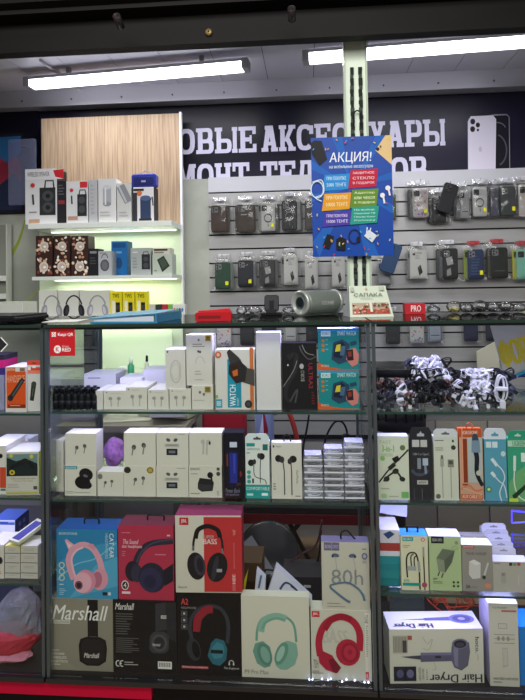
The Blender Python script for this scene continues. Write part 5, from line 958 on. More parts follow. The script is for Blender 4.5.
# left edge: narrow rack and glass protector pack
rk = thing('storage_rack', 'narrow grey and white rack cut by the left photo edge', 'rack', (X(-10, 280, 1.5), 1.5, Zz(-10, 322, 1.5)))
hR = Zz(0, 224, 1.5)-rk.location.z; wR = X(7, 280, 1.5)-X(-10, 280, 1.5)
mb = MB(); mb.box(-.10, wR, .05, .06, 0, hR, M('8c9086', .5)); mb.box(wR-.006, wR, 0, .05, 0, hR, M('c4c6c0', .4)); part(rk, 'frame', mb)
for py in (281, 299, 322): zz = Zz(0, py, 1.5)-rk.location.z; mb = MB(); mb.box(-.10, wR-.007, 0, .049, zz, zz+.03, M('d6d8d4', .4)); part(rk, 'shelf', mb)
mb = MB(); T = 0
a = X(-6, 312, 1.15); b = X(27, 312, 1.15); z3 = Zz(10, 324, 1.15)
t = thing('drawer_box', 'low grey-white drawer box below the narrow rack at left', 'drawers', ((a+b)/2, 1.12, z3)); w2 = (b-a)/2; hh = Zz(10, 302, 1.15)-z3
mb = MB(); mb.box(-w2, w2, .002, .14, 0, hh, M('bfc3b6', .4)); part(t, 'body', mb)
for k in range(2): mb = MB(); mb.box(-w2+.006, w2-.006, -.004, .0018, hh*(.05+.48*k), hh*(.46+.48*k), M('cfd2c8', .4)); part(t, 'drawer', mb)
mb = MB(); p = at(22, 205, 1.45); w_ = X(36, 170, 1.45)-X(8, 170, 1.45); h_ = Zz(22, 139, 1.45)-Zz(22, 205, 1.45); mb.rbox(-w_/2, w_/2, 0, .006, 0, h_, clear('protector_film', 'dfe4f0', 1, .1, .22, '9a9fc0'), .012); tag(mb.build('screen_protector', None, (X(22, 172, 1.45), 1.45, p.z), 0), 'large pale translucent screen protector sheet over the sign phone picture', 'screen protector')
mb = MB(); mb.rbox(-w_*.06, w_*.06, 0, .12, 0, .008, M('6a6a72', .3, .7), .003); tag(mb.build('display_hook', None, (X(22, 172, 1.45), 1.454, p.z+h_-.04)), 'short peg carrying the translucent screen protector', 'hook')
# the work counter and things behind the glass cases
WD = Zz(140, 373, 1.3)
dk = thing('work_counter', 'pale back counter under the shelving unit with tools on it', 'counter', (0, 1.12, WD))
mb = MB(); mb.box(-1.60, X(186, 380, 1.2), 0, .40, -.03, 0, M('b9bfb0', .4)); part(dk, 'worktop', mb)
mb = MB(); mb.box(-1.58, X(184, 380, 1.2), .04, .38, -WD+.001, -.031, M('8e8c84', .5)); part(dk, 'cabinet', mb)
mb = MB(); a, b = X(94, 350, 1.46), X(172, 350, 1.46); mb.box(a, b, 1.463, 1.475, WD+.001, Zz(130, 331, 1.46), M('dcead0', .3)); tag(mb.build('lit_wall_panel'), 'bright pale green panel painting the lit wall above the back counter', 'panel')  # pale green colour stands in for the wall lit by the shelf LED
mb = MB(); a, b = X(84, 350, 1.14), X(96, 350, 1.14); mb.box(a, b, 1.14, 1.17, WD+.001, Zz(90, 326, 1.14), M('2a2a2c', .5)); tag(mb.build('dark_upright'), 'dark upright board left of the pale green lit wall panel', 'board')
def bottle(px, pyt, pyb, Y, r, c1, c2, name, label):
    x = X(px, pyb, Y); h = Zz(px, pyt, Y)-Zz(px, pyb, Y); t = thing(name, label, 'bottle', (x, Y, WD+.001))
    mb = MB(); mb.lathe([(r*.9, 0), (r, .004), (r, h*.5), (r*.5, h*.62), (r*.5, h*.66)], c1, None, 14); part(t, 'body', mb)
    mb = MB(); mb.lathe([(r*.6, h*.66), (r*.5, h*.98), (r*.3, h)], c2, None, 12); part(t, 'cap', mb)
bottle(131, 357, 374, 1.26, .017, M('3f9a70', .2), M('dcece0'), 'glue_bottle', 'small green liquid bottle on the back counter')
bottle(147, 356, 374, 1.28, .012, M('d8dccc', .2), M('1c1c1e'), 'nail_polish_bottle', 'tiny clear bottle with black cap on the back counter')
t = thing('soldering_tool', 'thin dark tool with yellow handle leaning on the back counter', 'tool', (X(160, 374, 1.2), 1.2, WD+.004)); mb = MB(); mb.tube([(-.03, 0, .006), (.0, 0, .02)], .004, M('2a2a2a')); part(t, 'shaft', mb); mb = MB(); mb.tube([(.0, 0, .02), (.045, 0, .045)], .006, M('c8c040')); part(t, 'handle', mb)
tag(blob(X(116, 370, 1.3), X(129, 370, 1.3), 1.3, 1.34, WD+.001, WD+.035, M('dde0da', .5), 4).build('tissue'), 'crumpled white tissue on the back counter', 'tissue')
tag(blob(X(142, 378, 1.18), X(160, 378, 1.18), 1.16, 1.20, WD+.001, WD+.028, M('3a7c84', .6), 6).build('cloth'), 'small teal cloth lying on the back counter edge', 'cloth')
# low desk, papers, chairs, floor things behind middle case
LD = .85
dk = thing('desk', 'low beige desk with papers behind the middle case', 'desk', (0, .66, LD)); a, b = X(60, 425, .7), X(188, 425, .7)
mb = MB(); mb.box(a, b, 0, .36, -.025, 0, M('a39a86', .5)); part(dk, 'top', mb)
for xx in (a+.03, b-.06):
    for yy in (.02, .31): mb = MB(); mb.box(xx, xx+.03, yy, yy+.03, -LD+.001, -.026, M('6c665c')); part(dk, 'leg', mb)
for i, (x0, x1, yy, c, rz, nm) in enumerate(((100, 150, .72, 'd8d6b8', .2, 'cream'), (135, 190, .78, 'c9c4a0', -.25, 'yellowish'), (150, 185, .70, 'e0dccc', .1, 'white'), (62, 100, .74, 'b8b4b0', .05, 'grey'))):
    mb = MB(); w = X(x1, 420, yy)-X(x0, 420, yy)
    mb.box(-w/2, w/2, 0, .20, 0, .004+.012*i, M(c)); o = mb.build('paper_stack', None, ((X(x0, 420, yy)+X(x1, 420, yy))/2, yy, LD+.001+i*.0), rz); o.location.z += (0, .006, .026, 0)[i]; tag(o, '%s stack of papers on the low desk behind the middle shelf' % nm, 'papers')
tangle('black_cable', 'tangled black cables over papers behind the middle shelf', 'cable', X(118, 418, .8), .80, LD+.055, .11, .05, .014, M('17171a', .4), 0, .003, 21, 6, LD+.045)
mb = blob(X(104, 450, .30), X(124, 450, .30), .27, .33, SM[1]+.002, Zz(113, 437, .30), M('c98ad6', .9, noise=.35, scale=60), 9, 14, .14); tag(mb.build('plush_toy', None), 'pink violet fluffy plush on the shelf behind the earbud boxes', 'toy')
# red seat with blue and white cushion
ch = thing('armchair', 'red upholstered chair behind the middle case with dark frame', 'chair', (X(215.5, 440, 1.12), 1.12, 0))
w_ = (X(240, 440, 1.12)-X(192, 440, 1.12))/2
mb = MB(); mb.rbox(-w_, w_, .26, .34, .44, Zz(220, 412, 1.36)+.06, M('9c1f30', .5), .04); part(ch, 'backrest', mb, 'red backrest')
mb = MB(); mb.rbox(-w_, w_, -.08, .255, .40, .48, M('8c1c2c', .5), .03); part(ch, 'seat', mb, 'red seat')
for sx in (-w_+.02, w_-.05):
    for sy in (-.06, .2): mb = MB(); mb.box(sx, sx+.03, sy, sy+.03, .001, .399, M('1c1a1c', .4)); part(ch, 'leg', mb)
zt_ = Zz(300, 506, 1.2); p = at(264, 420, 1.15); mb = MB(); mb.rbox(-.045, .045, 0, .05, 0, .20, M('8e9cc8', .6), .03); f = Face(mb, (-.045, 0, 0), (1, 0, 0), (0, 0, 1), .09, .2); f.poly([(50, 10), (72, 60), (50, 100), (28, 60)], '9c2438'); f.poly([(44, 20), (50, 95), (22, 70)], 'd8dcf0')
bp = thing('backpack', 'blue and white backpack with red strap behind the middle shelf', 'bag', (p.x, 1.15, p.z-.13)); part(bp, 'body', mb)
mb = MB(); mb.tube(spline([(.05, 0, .16), (.08, -.01, .20), (.12, -.02, .17), (.15, -.02, .08), (.16, -.02, .0)], 6), .012, M('b03a34', .5)); part(bp, 'strap', mb, 'red strap')
mb = MB(); mb.tube(spline([(.05, 0, .175), (.085, -.018, .212), (.12, -.03, .18)], 6), .009, M('1c1c1e', .5)); part(bp, 'handle', mb, 'black grip')
mb = MB(); mb.rbox(-.05, .18, .0, .16, zt_+.031-(p.z-.13), .0-.002, M('3a3a40', .6), .03); part(bp, 'base', mb, 'dark lower bag')
for k, (pts, Y, nm) in enumerate(((((322, 495), (324, 446), (333, 424), (342, 422), (347, 432), (346, 444), (348, 494)), .38, 'behind the clear cable cases'), (((300, 495), (303, 450), (307, 428), (309, 415)), .40, 'rising behind the white wired earphone box'), (((275, 655), (275, 590), (282, 570), (300, 555), (316, 545), (322, 520)), .40, 'crossing the floor view behind the neckband box'), (((258, 655), (262, 574), (290, 578), (306, 572), (318, 560), (321, 530)), .41, 'lowest, curving towards the neckband box'))):
    mb = MB(); P = [at(x, y, Y) for x, y in pts]; mb.tube(spline([tuple(p) for p in P], 5), .0035, M('17171a' if k != 2 else '4a2a34', .4)); cb_ = tag(mb.build('power_cable'), 'dark power cable %s' % nm, 'cable')
    if k == 0: cb0 = cb_
p = at(346, 437, .38); mb = MB(); mb.rbox(-.012, .012, 0, .02, -.025, .012, M('17171c', .4), .004); mb.box(-.004, .004, .006, .012, -.04, -.025, M('17171c')); mb.build('plug', cb0, (p.x, .36, p.z))
# round dark stool with a glossy seat and a laptop lying on a low box
st = thing('stool', 'round glossy dark stool seen behind the headphone boxes', 'stool', (X(268, 548, .80), .80, 0)); zs_ = Zz(268, 552, .80)
mb = MB(); T = Matrix.Translation((0, 0, zs_)) @ Matrix.Rotation(R(52), 4, 'X'); mb.lathe([(.02, -.03), (.115, -.025), (.128, -.012), (.128, .0), (.115, .008), (.0, .010)], M('26282b', .18), T, 36); part(st, 'seat', mb)
mb = MB(); f = Face(mb, T @ Vector((-.06, -.03, .0)), (T.to_3x3() @ Vector((1, 0, 0))), (T.to_3x3() @ Vector((0, 1, 0))), .1, .1); 
mb2 = MB(); mb2.add([T @ Vector(v) for v in ((-.105, .03, .0165), (-.02, -.095, .0165), (.03, -.075, .0165), (-.07, .06, .0165))], [(0, 1, 2, 3)], M('77787a', .3)); mb2.add([T @ Vector(v) for v in ((-.105, .03, .010), (-.02, -.095, .010), (.03, -.075, .010), (-.07, .06, .010))], [(3, 2, 1, 0)], M('77787a', .3)); part(st, 'painted_reflection', mb2, 'painted grey reflection across the seat')  # flat grey quad paints the reflection of a strip on the glossy seat
mb = MB(); mb.lathe([(.02, .03), (.02, zs_-.06)], M('3a3a3c', .3, .7)); part(st, 'column', mb)
mb = MB(); mb.lathe([(.15, .001), (.15, .015), (.03, .03)], M('232325', .4), None, 28); part(st, 'foot', mb)
lz = BM_; mb = MB(); o = carton('storage_box', 'dark box with small white mark behind the neckband box', 'box', 'px', (283, 577, 322, 612), .30, .12, '28262a', lambda f: f.rect(304, 583, 311, 585, 'b8b8b8'), lz)
carton('storage_box', 'brown cardboard box behind the leaning white boxes', 'box', 'px', (240, 563, 262, 600), .28, .12, '4f3b26', lambda f: (f.rect(242, 574, 260, 580, '3a2414'), f.rect(242, 586, 260, 590, '7a5430')), lz)
tb = thing('folding_table', 'dark folding table with crossed legs behind the middle case', 'table', (X(300, 515, 1.2), 1.2, 0)); a, b = X(246, 515, 1.2)-tb.location.x, X(372, 515, 1.2)-tb.location.x; zt_ = Zz(300, 506, 1.2)
mb = MB(); mb.box(a, b, -.1, .25, zt_, zt_+.03, M('2a2a2e', .5)); part(tb, 'top', mb)
mb = MB(); mb.box(a, b, -.105, -.1005, zt_-.045, zt_+.0, M('7c1c28', .5)); part(tb, 'red_skirt', mb, 'dark red strip')
for (p0, p1, yy) in ((a+.06, b-.28, 0), (b-.28, a+.16, .03), (b-.05, b-.05, 0)):
    mb = MB(); mb.tube([(p0, yy, .01), (p1, yy, zt_-.001)], .011, M('1c1c1e', .4)); part(tb, 'leg', mb)
# ------------------------------------------------------------------ behind the right case
oc = thing('office_chair', 'round black slatted chair behind the right case', 'chair', (X(398, 470, .85), .85, 0)); zc_ = Zz(400, 398, .85)
T = Matrix.Translation((0, 0, zc_-.10)); w_ = (X(428, 400, .85)-X(368, 400, .85))/2
mb = MB(); mb.lathe([(w_*.96, .0), (w_, .01), (w_*.98, .03), (w_*.9, .035)], M('1d1c1e', .4), Matrix.Translation((0, 0, Zz(400, 366, .85)-.03)), 36); part(oc, 'top_ring', mb)
mb = MB(); mb.lathe([(w_*.8, 0), (w_*.95, .01), (w_*.95, .05), (w_*.85, .06)], M('252325', .5), Matrix.Translation((0, 0, Zz(400, 428, .85))), 36); part(oc, 'seat', mb)
za, zb_ = Zz(400, 428, .85)+.05, Zz(400, 366, .85)-.03
for k in range(18):
    an = 2*math.pi*k/18; mb = MB(); mb.tube([(w_*.93*math.cos(an), w_*.93*math.sin(an), za), (w_*.95*math.cos(an), w_*.95*math.sin(an), zb_)], .005, M('26262a', .4)); part(oc, 'slat', mb)
mb = MB(); mb.lathe([(.03, .02), (.025, Zz(400, 428, .85)-.001)], M('2c2c30', .3, .6)); part(oc, 'column', mb); mb = MB(); mb.lathe([(.22, .001), (.22, .012), (.04, .02)], M('242428'), None, 28); part(oc, 'foot', mb)
ca = thing('storage_cabinet', 'grey and beige cabinet standing behind the right case', 'cabinet', (X(470, 450, 1.30), 1.28, 0)); a, b = X(384, 450, 1.28)-ca.location.x, X(540, 450, 1.28)-ca.location.x; ht = Zz(460, 400, 1.28)
mb = MB(); mb.box(a, b, .004, .27, .001, ht, M('8c8a86', .5)); part(ca, 'body', mb)
n = 3; wd = (b-a)/n
for k in range(n):
    mb = MB(); mb.box(a+wd*k+.004, a+wd*(k+1)-.004, -.012, .0035, .06, ht-.10, M(('979386', 'a39e8c', 'a8a494')[k], .45)); dd = part(ca, 'door', mb); mb = MB(); mb.tube([(a+wd*(k+.8), -.022, ht-.30), (a+wd*(k+.8), -.022, ht-.20)], .004, M('6c6c6c', .3, .8)); part(dd, 'handle', mb)
mb = MB(); mb.box(a, b, -.016, -.0005, ht-.06, ht-.003, M('6e6c6a', .4)); part(ca, 'top_rail', mb)
mb = MB(); P = [at(x, y, 1.40) for x, y in ((480, 402), (477, 352), (499, 340), (500, 402))]; mb.prism([(p.x, p.z) for p in P][::-1], 1.40, 1.415, M('c2beac', .5)); tag(mb.build('reflection_panel'), 'beige panel painting a reflection before the slats behind the cable heap', 'board')  # flat beige panel added to stand in for a reflection
mb = MB(); a = at(512, 523, .46); b = at(525, 511, .46); w, h = .07, b.z-a.z; mb.tube([(0, 0, 0), (0, 0, h), (w, 0, h-.006)], .003, M('4038ff', emit=3)); mb.tube([(0, 0, 0), (w, 0, .006)], .003, M('6a68e8', emit=1)); tag(mb.build('neon_frame', None, (a.x, .46, a.z)), 'blue glowing light frame behind the right case at the photo edge', 'light')
wb = thing('side_board', 'red brown long board behind the right case charger boxes', 'board', (X(380, 520, .62), .62, Zz(450, 523, .9))); mb = MB(); mb.box(0, .9, 0, .02, 0, .05, M('7a3c34', .5)); part(wb, 'board', mb); 
for xx in (.02, .86): mb = MB(); mb.box(xx, xx+.02, .0, .02, -wb.location.z+.001, -.0005, M('2c2a2a')); part(wb, 'leg', mb)
# red divider panel behind the left case region so the case does not look into bare floor
carton('storage_box', 'grey plastic crate on the floor behind the left case', 'box', 'px', (-20, 505, 46, 600), .60, .3, '6d6a70', lambda f: f.lines(-18, 520, 40, 590, 5, '5d5a60'), 0.001)
# ------------------------------------------------------------------ things on the counter top
TZ = ZT+.0005
t = thing('laptop', 'thin black laptop lying closed at the left end of the counter', 'laptop', (atz(18, 320, ZT).x-.02, .09, TZ), R(-4)); mb = MB(); mb.rbox(-.14, .09, 0, .20, .003, .016, M('17171b', .3), .006); part(t, 'body', mb); mb = MB(); mb.box(-.135, .085, .004, .196, .0162, .0215, M('232329', .25)); part(t, 'lid', mb)
for sx in (-.12, .07): mb = MB(); mb.box(sx, sx+.015, .01, .19, 0, .0028, M('0f0f11')); part(t, 'foot', mb)
mb = MB(); mb.box(-.06, .05, 0, .12, 0, .0006, M('e4e6e0')); tag(mb.build('paper_sheet', None, (X(61, 319, .10), .10, TZ), .1), 'blank white paper sheet on the counter beside the black laptop', 'paper')
t = thing('ring_folder', 'light blue folder with silver edge lying on the counter glass', 'folder', (X(124, 320, .06), .035, TZ), R(-8)); mb = MB(); bl = M('3e8cb4', .4)
mb.prism([(-.10, .0), (.105, .0), (.105, .003), (-.10, .003)], 0, .20, bl); part(t, 'bottom_cover', mb)
mb = MB(); vs = [(-.105, 0, .0105), (.105, 0, .024), (.11, .20, .028), (-.10, .20, .02), (-.105, 0, .013), (.105, 0, .0265), (.11, .20, .0305), (-.10, .20, .0225)]; mb.add(vs, [(3, 2, 1, 0), (4, 5, 6, 7), (0, 1, 5, 4), (1, 2, 6, 5), (2, 3, 7, 6), (3, 0, 4, 7)], bl); part(t, 'top_cover', mb)
mb = MB(); mb.box(.105, .111, 0, .20, 0, .0245, M('3a80a8', .4)); part(t, 'spine', mb)
mb = MB(); mb.prism([(-.09, .0035), (.10, .0035), (.10, .021), (-.09, .010)], .004, .19, M('c4ccd4', .5)); part(t, 'papers', mb, 'pale sheets inside')
t = thing('hand_tool_case', 'flat red box on the counter left of the black phone stand', 'box', (X(214, 321, .06), .05, TZ), R(6)); mb = MB(); w_ = X(232, 318, .06)-X(196, 318, .06)
mb.rbox(-w_/2, w_/2, 0, .06, 0, .026, M('b81c24', .35), .006); part(t, 'body', mb); mb = MB(); mb.prism([(-w_*.42, .0262), (w_*.48, .0262), (w_*.42, .036), (-w_*.1, .032), (-w_*.42, .031)], .012, .055, M('cc2a30', .3)); part(t, 'lid', mb)
mb = MB(); mb.box(-w_*.42, w_*.2, -.0012, -.0002, .009, .017, M('7c1218')); part(t, 'label_strip', mb)
t = thing('phone_stand', 'small black folding phone stand on the counter', 'phone stand', (X(272, 315, .36), .34, TZ)); w_ = X(281, 300, .27)-X(263, 300, .27); h_ = Zz(272, 295, .27)-ZT
mb = MB(); mb.rbox(-w_*.42, w_*.42, 0, .007, .012, h_, M('17181c', .35), .01, Matrix.Rotation(R(-10), 4, 'X')); part(t, 'backrest', mb)
mb = MB(); mb.rbox(-w_*.6, w_*.6, -.03, .05, 0, .008, M('141518', .35), .003); part(t, 'base', mb)
mb = MB(); mb.box(-w_*.3, w_*.3, -.022, -.008, .0082, .02, M('202126')); part(t, 'lip', mb); mb = MB(); mb.box(-w_*.12, w_*.12, .001, .009, .008, h_*.7, M('2a2b30', .3)); part(t, 'hinge_arm', mb)
# speaker cylinder
t = thing('portable_speaker', 'silver grey cylindrical portable speaker lying on the counter', 'speaker', (X(318, 312, .33), .33, TZ)); L = (X(340, 300, .33)-X(298, 300, .33))*1.12; r = (Zz(315, 290, .33)-ZT)/2
Ts = Matrix.Translation((0, .0, r)) @ Matrix.Rotation(R(44), 4, 'Z') @ Matrix.Rotation(R(90), 4, 'Y')
mb = MB(); mb.lathe([(r*.92, -L*.46), (r*.98, -L*.40), (r, 0), (r*.98, L*.40), (r*.92, L*.46)], M('8d958c', .45, .3, noise=.15, scale=300), Ts, 32); part(t, 'body', mb, 'grey fabric body')
for s in (-1, 1):
    mb = MB(); mb.lathe([(r*.93, s*L*.455), (r*1.0, s*L*.47), (r*1.0, s*L*.52), (r*.84, s*L*.545), (r*.80, s*L*.52)][::s], M('b9beb8', .3, .4), Ts, 32); part(t, 'end_ring', mb, 'silver ring')
    mb = MB(); mb.lathe([(r*.79, s*L*.50), (r*.6, s*L*.515), (r*.2, s*L*.53), (.001, s*L*.53)][::s], M('1e2124', .35), Ts, 28); part(t, 'passive_radiator', mb, 'black round end')
    mb = MB(); mb.lathe([(r*.50, s*L*.526), (r*.46, s*L*.530), (r*.44, s*L*.526)][::s], M('6a7c84', .3, .5), Ts, 28); part(t, 'ring_trim', mb)
mb = MB(); rf = Matrix.Rotation(R(44), 3, 'Z'); vs, fs = glyphs('XGUNRE', .02); fw, fh = L*.36, .012; out = []
for a, b in vs: an = R(-2)+(b-.5)*fh/r; out.append(Vector((0, 0, r))+rf @ Vector(((a-.42)*fw, -(r+.0008)*math.cos(an), (r+.0008)*math.sin(an))))
mb.add(out, fs, M('c8ccc8', .4)); part(t, 'logo', mb, 'pale raised letters')
# tent card
a = X(349, 314, .20); b = X(393, 314, .20); w_ = b-a; h_ = Zz(370, 286, .22)-ZT
t = thing('tent_card', 'white tent shaped paper card with dark word and red food picture', 'card', ((a+b)/2, .17, TZ), R(8))
dz = .055; H_ = h_; V0 = Vector((0, dz, H_)); l = V0.length
mb = MB(); vs = [(-w_/2, 0, 0), (w_/2, 0, 0), (w_/2*.86, dz, H_), (-w_/2*.86, dz, H_), (-w_/2, .0012, 0), (w_/2, .0012, 0), (w_/2*.86, dz+.0012, H_-.001), (-w_/2*.86, dz+.0012, H_-.001)]
mb.add(vs, [(0, 1, 2, 3), (7, 6, 5, 4), (0, 4, 5, 1), (1, 5, 6, 2), (0, 3, 7, 4)], M('d9e2cf', .5))
f = Face(mb, (-w_/2, -.0002, 0), (1, 0, 0), V0.normalized(), w_, l, (120, 80, 470, 320))
f.poly([(142, 300), (455, 300), (440, 212), (150, 212)], 'b8a48c'); f.rect(150, 260, 445, 300, 'b85848'); f.poly([(142, 300), (200, 250), (240, 300)], 'c86a5c'); rd = random.Random(5)
for k in range(60): f.ell(rd.uniform(155, 440), rd.uniform(218, 294), rd.uniform(5, 14), rd.uniform(3, 9), rd.choice(('c8584c', '6a4a3a', 'e8d8c0', 'a89060', 'd8a890', '8a5a40', '4a4a3c', 'd0c8b8')), 0, 8)
f.rect(286, 216, 306, 288, 'e8e4d8'); f.text('САПАКА', 172, 142, 405, 170, '4c5c54', bold=.0); f.rect(150, 98, 178, 132, 'a8b0a0'); f.lines(152, 102, 176, 130, 5, 'd4dcc8'); f.rect(385, 94, 425, 124, 'b8bcac'); f.lines(388, 98, 422, 122, 4, 'd4dcc8'); f.ell(280, 108, 8, 9, 'c8b490'); f.lines(220, 182, 360, 190, 1, 'a8b0a0')
part(t, 'front_panel', mb)
mb = MB(); mb.add([(-w_/2, 2*dz, 0), (w_/2, 2*dz, 0), (w_/2*.86, dz+.0022, H_), (-w_/2*.86, dz+.0022, H_), (-w_/2, 2*dz+.0012, 0), (w_/2, 2*dz+.0012, 0), (w_/2*.86, dz+.0034, H_), (-w_/2*.86, dz+.0034, H_)], [(3, 2, 1, 0), (4, 5, 6, 7), (1, 2, 6, 5), (4, 7, 3, 0), (3, 7, 6, 2)], M('c9d2c2', .5)); part(t, 'back_panel', mb)
mb = MB(); mb.add([(-w_/2, .0025, .0002), (-w_/2, 2*dz-.001, .0002), (-w_/2*.87, dz+.001, H_-.002)], [(0, 2, 1)], M('b4b8bc', .5)); mb.add([(-w_/2+.0012, .0025, .0002), (-w_/2+.0012, 2*dz-.001, .0002), (-w_/2*.87+.0012, dz+.001, H_-.002)], [(0, 1, 2)], M('b4b8bc', .5)); part(t, 'side_flap', mb, 'grey folded side')
# small packs at the far end of the counter
YC = .40
t = carton('accessory_box', 'red box with white marks on the counter right of the tent card', 'box', 'px', (405, 303.5, 425.5, 312.5), .30, .05, 'c02430', lambda f: (f.text('PRO', 411, 305, 421, 310.5, 'f4e0e0', bold=.03)), TZ)
def bagged(label, x0, x1, y0, Y, cc, seed):
    rd = random.Random(seed); xa, xb = X(x0, 310, Y), X(x1, 310, Y); h = max(.02, Zz((x0+x1)/2, y0, Y)-TZ); w = xb-xa
    t = thing('bagged_accessory', label, 'packet', ((xa+xb)/2, Y, TZ), rd.uniform(-.2, .2), 'small bagged accessories on the counter')
    mb = blob(-w/2, w/2, -.025, .03, .0005, h, BAGM, seed, 8, .10); part(t, 'bag', mb)
    mb = MB(); n = 10; mb.tube([(w*.3*math.cos(6.28*k/n), .016*math.sin(6.28*k/n), .006+h*.25*(1+math.sin(k*2.2))*.6) for k in range(n)], .0026, M(cc, .4), 5, True); mb.box(-w*.2, w*.1, -.008, .006, .004, h*.5, M(cc, .4)); part(t, 'contents', mb)
bagged('clear packet with pale contents right of the red box', 427, 440, 305, .33, 'b8c0c8', 1)
for k, (x0, x1, y0, cc, nm) in enumerate(((447, 462, 301, 'c0b87c', 'yellowish cable'), (460, 474, 303, '6a6c70', 'grey cable'), (472, 488, 300, '2c2e32', 'black cable'), (486, 501, 302, '4a4c52', 'charcoal plug'), (499, 514, 301, '2a2c30', 'black charger'), (512, 527, 303, '7a7c80', 'light grey adapter'))):
    bagged('clear packet of %s on the right end of the counter' % nm, x0, x1, y0, .34, cc, 10+k)
for k, (x0, x1, cc, nm) in enumerate(((236, 247, 'c8c8cc', 'white clip'), (248, 262, '8a8c90', 'grey clip'), (283, 294, 'b4b6ba', 'pale wire'))):
    bagged('small clear packet of %s beside the black phone stand' % nm, x0, x1, 306, .36, cc, 30+k)
# ------------------------------------------------------------------ phone case packs on the slat wall
YW = 1.575
def pack(x0, x1, yt, yb, col, kind, desc, depth=.055, extra=None, row='upper', bagk=BAGM, header=None, tilt=0, nobag=False):
    """one bagged phone case on a peg; extra = list of (colour, name) of packs hanging behind it"""
    Yp = YW-depth; xa, xb = X(x0, (yt+yb)/2, Yp), X(x1, (yt+yb)/2, Yp); zt, zb = Zz((x0+x1)/2, yt, Yp), Zz((x0+x1)/2, yb, Yp)
    w, h = xb-xa, zt-zb; cx = (xa+xb)/2
    def one(cx, Y, col, kind, label, seed, tilt=0):
        t = thing('phone_case_pack', label, 'phone case', (cx, Y, zb), 0, 'bagged phone cases on the slat wall'); t.rotation_euler = (0, tilt, 0)
        mb = MB()
        if kind == 'card':
            mb.box(-w/2, w/2, 0, .008, .002, h, M('dcdcda')); f = Face(mb, (-w/2, 0, .002), (1, 0, 0), (0, 0, 1), w, h)
            f.text('CASE', 28, 8, 72, 15, '6a6a6c'); f.lines(30, 20, 70, 34, 3, 'a4a4a6'); f.poly([(44, 62), (62, 52), (74, 78), (54, 90)], '2c2c30'); f.ell(54, 62, 3, 3, '8a8a90'); f.ell(24, 16, 8, 4, '3a3a3e')
            part(t, 'card_box', mb)
        else:
            mb.rbox(-w*.51, w*.51, .001, .010, -.002, h*.99, M(col, .4), w*.16)
            f = Face(mb, (-w*.51, .001, -.002), (1, 0, 0), (0, 0, 1), w*1.02, h*.99)
            if kind == 'ring': f.rect(9, 4, 91, 96, 'd8d8d8' if col[0] > '7' else '3c3c40'); f.arc(50, 52, 26, 14, 0, 360, 5, '55565a' if col[0] > '7' else '8a8a90', 24); f.rect(47, 72, 53, 84, '77787c')
            if kind == 'dots':
                rd = random.Random(3)
                for k in range(26): f.ell(rd.uniform(12, 88), rd.uniform(14, 92), rd.uniform(4, 8), rd.uniform(2, 4), rd.choice(('d86a90', '7a9ad8', 'e0b050', 'a06ac0', '6ab080')), 0, 7)
            if kind == 'camo': f.poly([(20, 30), (60, 25), (70, 50), (30, 55)], 'b8b8ba'); f.poly([(25, 70), (50, 62), (55, 85), (25, 90)], 'a8a8aa'); f.rect(52, 35, 66, 42, 'dcdcdc')
            if kind == 'stripe': f.lines(20, 20, 80, 90, 7, '3d5a86')
            if kind == 'line': f.rect(6, 20, 10, 92, '1c1c20'); f.rect(90, 20, 94, 92, '1c1c20'); f.rect(20, 74, 80, 77, '55575c')
            c = part(t, 'phone_case', mb)
            q = MB(); q.rbox(-w*.43, -w*.05, -.0025, .0008, h*.72, h*.92, M('1d1d20' if col[0] > '5' else '8a8a8e', .3), w*.07)
            for (u, v) in ((-.33, .87), (-.33, .78), (-.16, .83)): q.lathe([(w*.065, 0), (w*.06, .002), (w*.03, .0022)], M('0c0c0f', .15), Matrix.Translation((w*u, -.0025, h*v)) @ Matrix.Rotation(R(90), 4, 'X'), 10)
            part(c, 'camera_cutout', q)
        if not nobag:
            rd = random.Random(seed); mb = MB(); nx, nz = 7, 12; W_, H_ = w*.5+.014, h+.05; vs = []
            for s in (0, 1):
                for j in range(nz+1):
                    for i in range(nx+1):
                        u, v = i/nx, j/nz; e = min(u, 1-u, v*1.5, (1-v)*1.2); pf = min(1, e*6)
                        x = (u*2-1)*W_*(1-.12*max(0, v-.85)/.15)+rd.uniform(-.0018, .0018); z = -.008+v*H_+rd.uniform(-.002, .002); yy = (-.004-.007*rd.random() if s == 0 else .0125)*pf+.0055*(1-pf)
                        vs.append((x, yy, z))
            n1 = (nx+1)*(nz+1); fs = []
            for j in range(nz):
                for i in range(nx): a = j*(nx+1)+i; fs.append((a, a+1, a+nx+2, a+nx+1)); fs.append((n1+a+nx+1, n1+a+nx+2, n1+a+1, n1+a))
            mb.add(vs, fs, bagk, True); part(t, 'bag', mb)
            mb = MB(); mb.rbox(-w*.28, w*.28, .004, .0052, h+.022, h+.044, M(header or 'd4d4da', .4), .006); part(t, 'hang_card', mb)
        if kind != 'card' and seed in (261, 413, 473, 501, 468, 238, 215): mb = MB(); mb.box(w*.2, w*.40, -.0095, -.0088, h*.14, h*.28, M('d8d428')); part(t, 'price_sticker', mb, 'yellow sticker')
        return t
    one(cx, Yp, col, kind, desc, int(x0), tilt)
    for k, (c2, nm, dx) in enumerate(extra or ()):
        one(cx+dx*.0056, Yp+.014*(k+1), c2, 'plain', '%s case pack, %s behind the %s' % (nm, ('directly', 'second', 'third')[k], ' '.join(desc.split()[:9])), int(x0)+k+1)
    mb = MB(); hz = h+.036; L_ = .075; mb.tube([(0, 0, 0), (0, -depth-.018, 0), (0, -depth-.022, .008)], .0018, M('c0c0c6', .25, .9)); mb.rbox(-.012, .012, -.0035, 0, -.012, .012, M('3a3a3e', .4), .003)
    tag(mb.build('display_hook', None, (cx, YW-.0002, zb+hz)), 'metal peg hook of the %s' % ' '.join(desc.split()[:11]), 'hook', 'peg hooks on the slat wall')
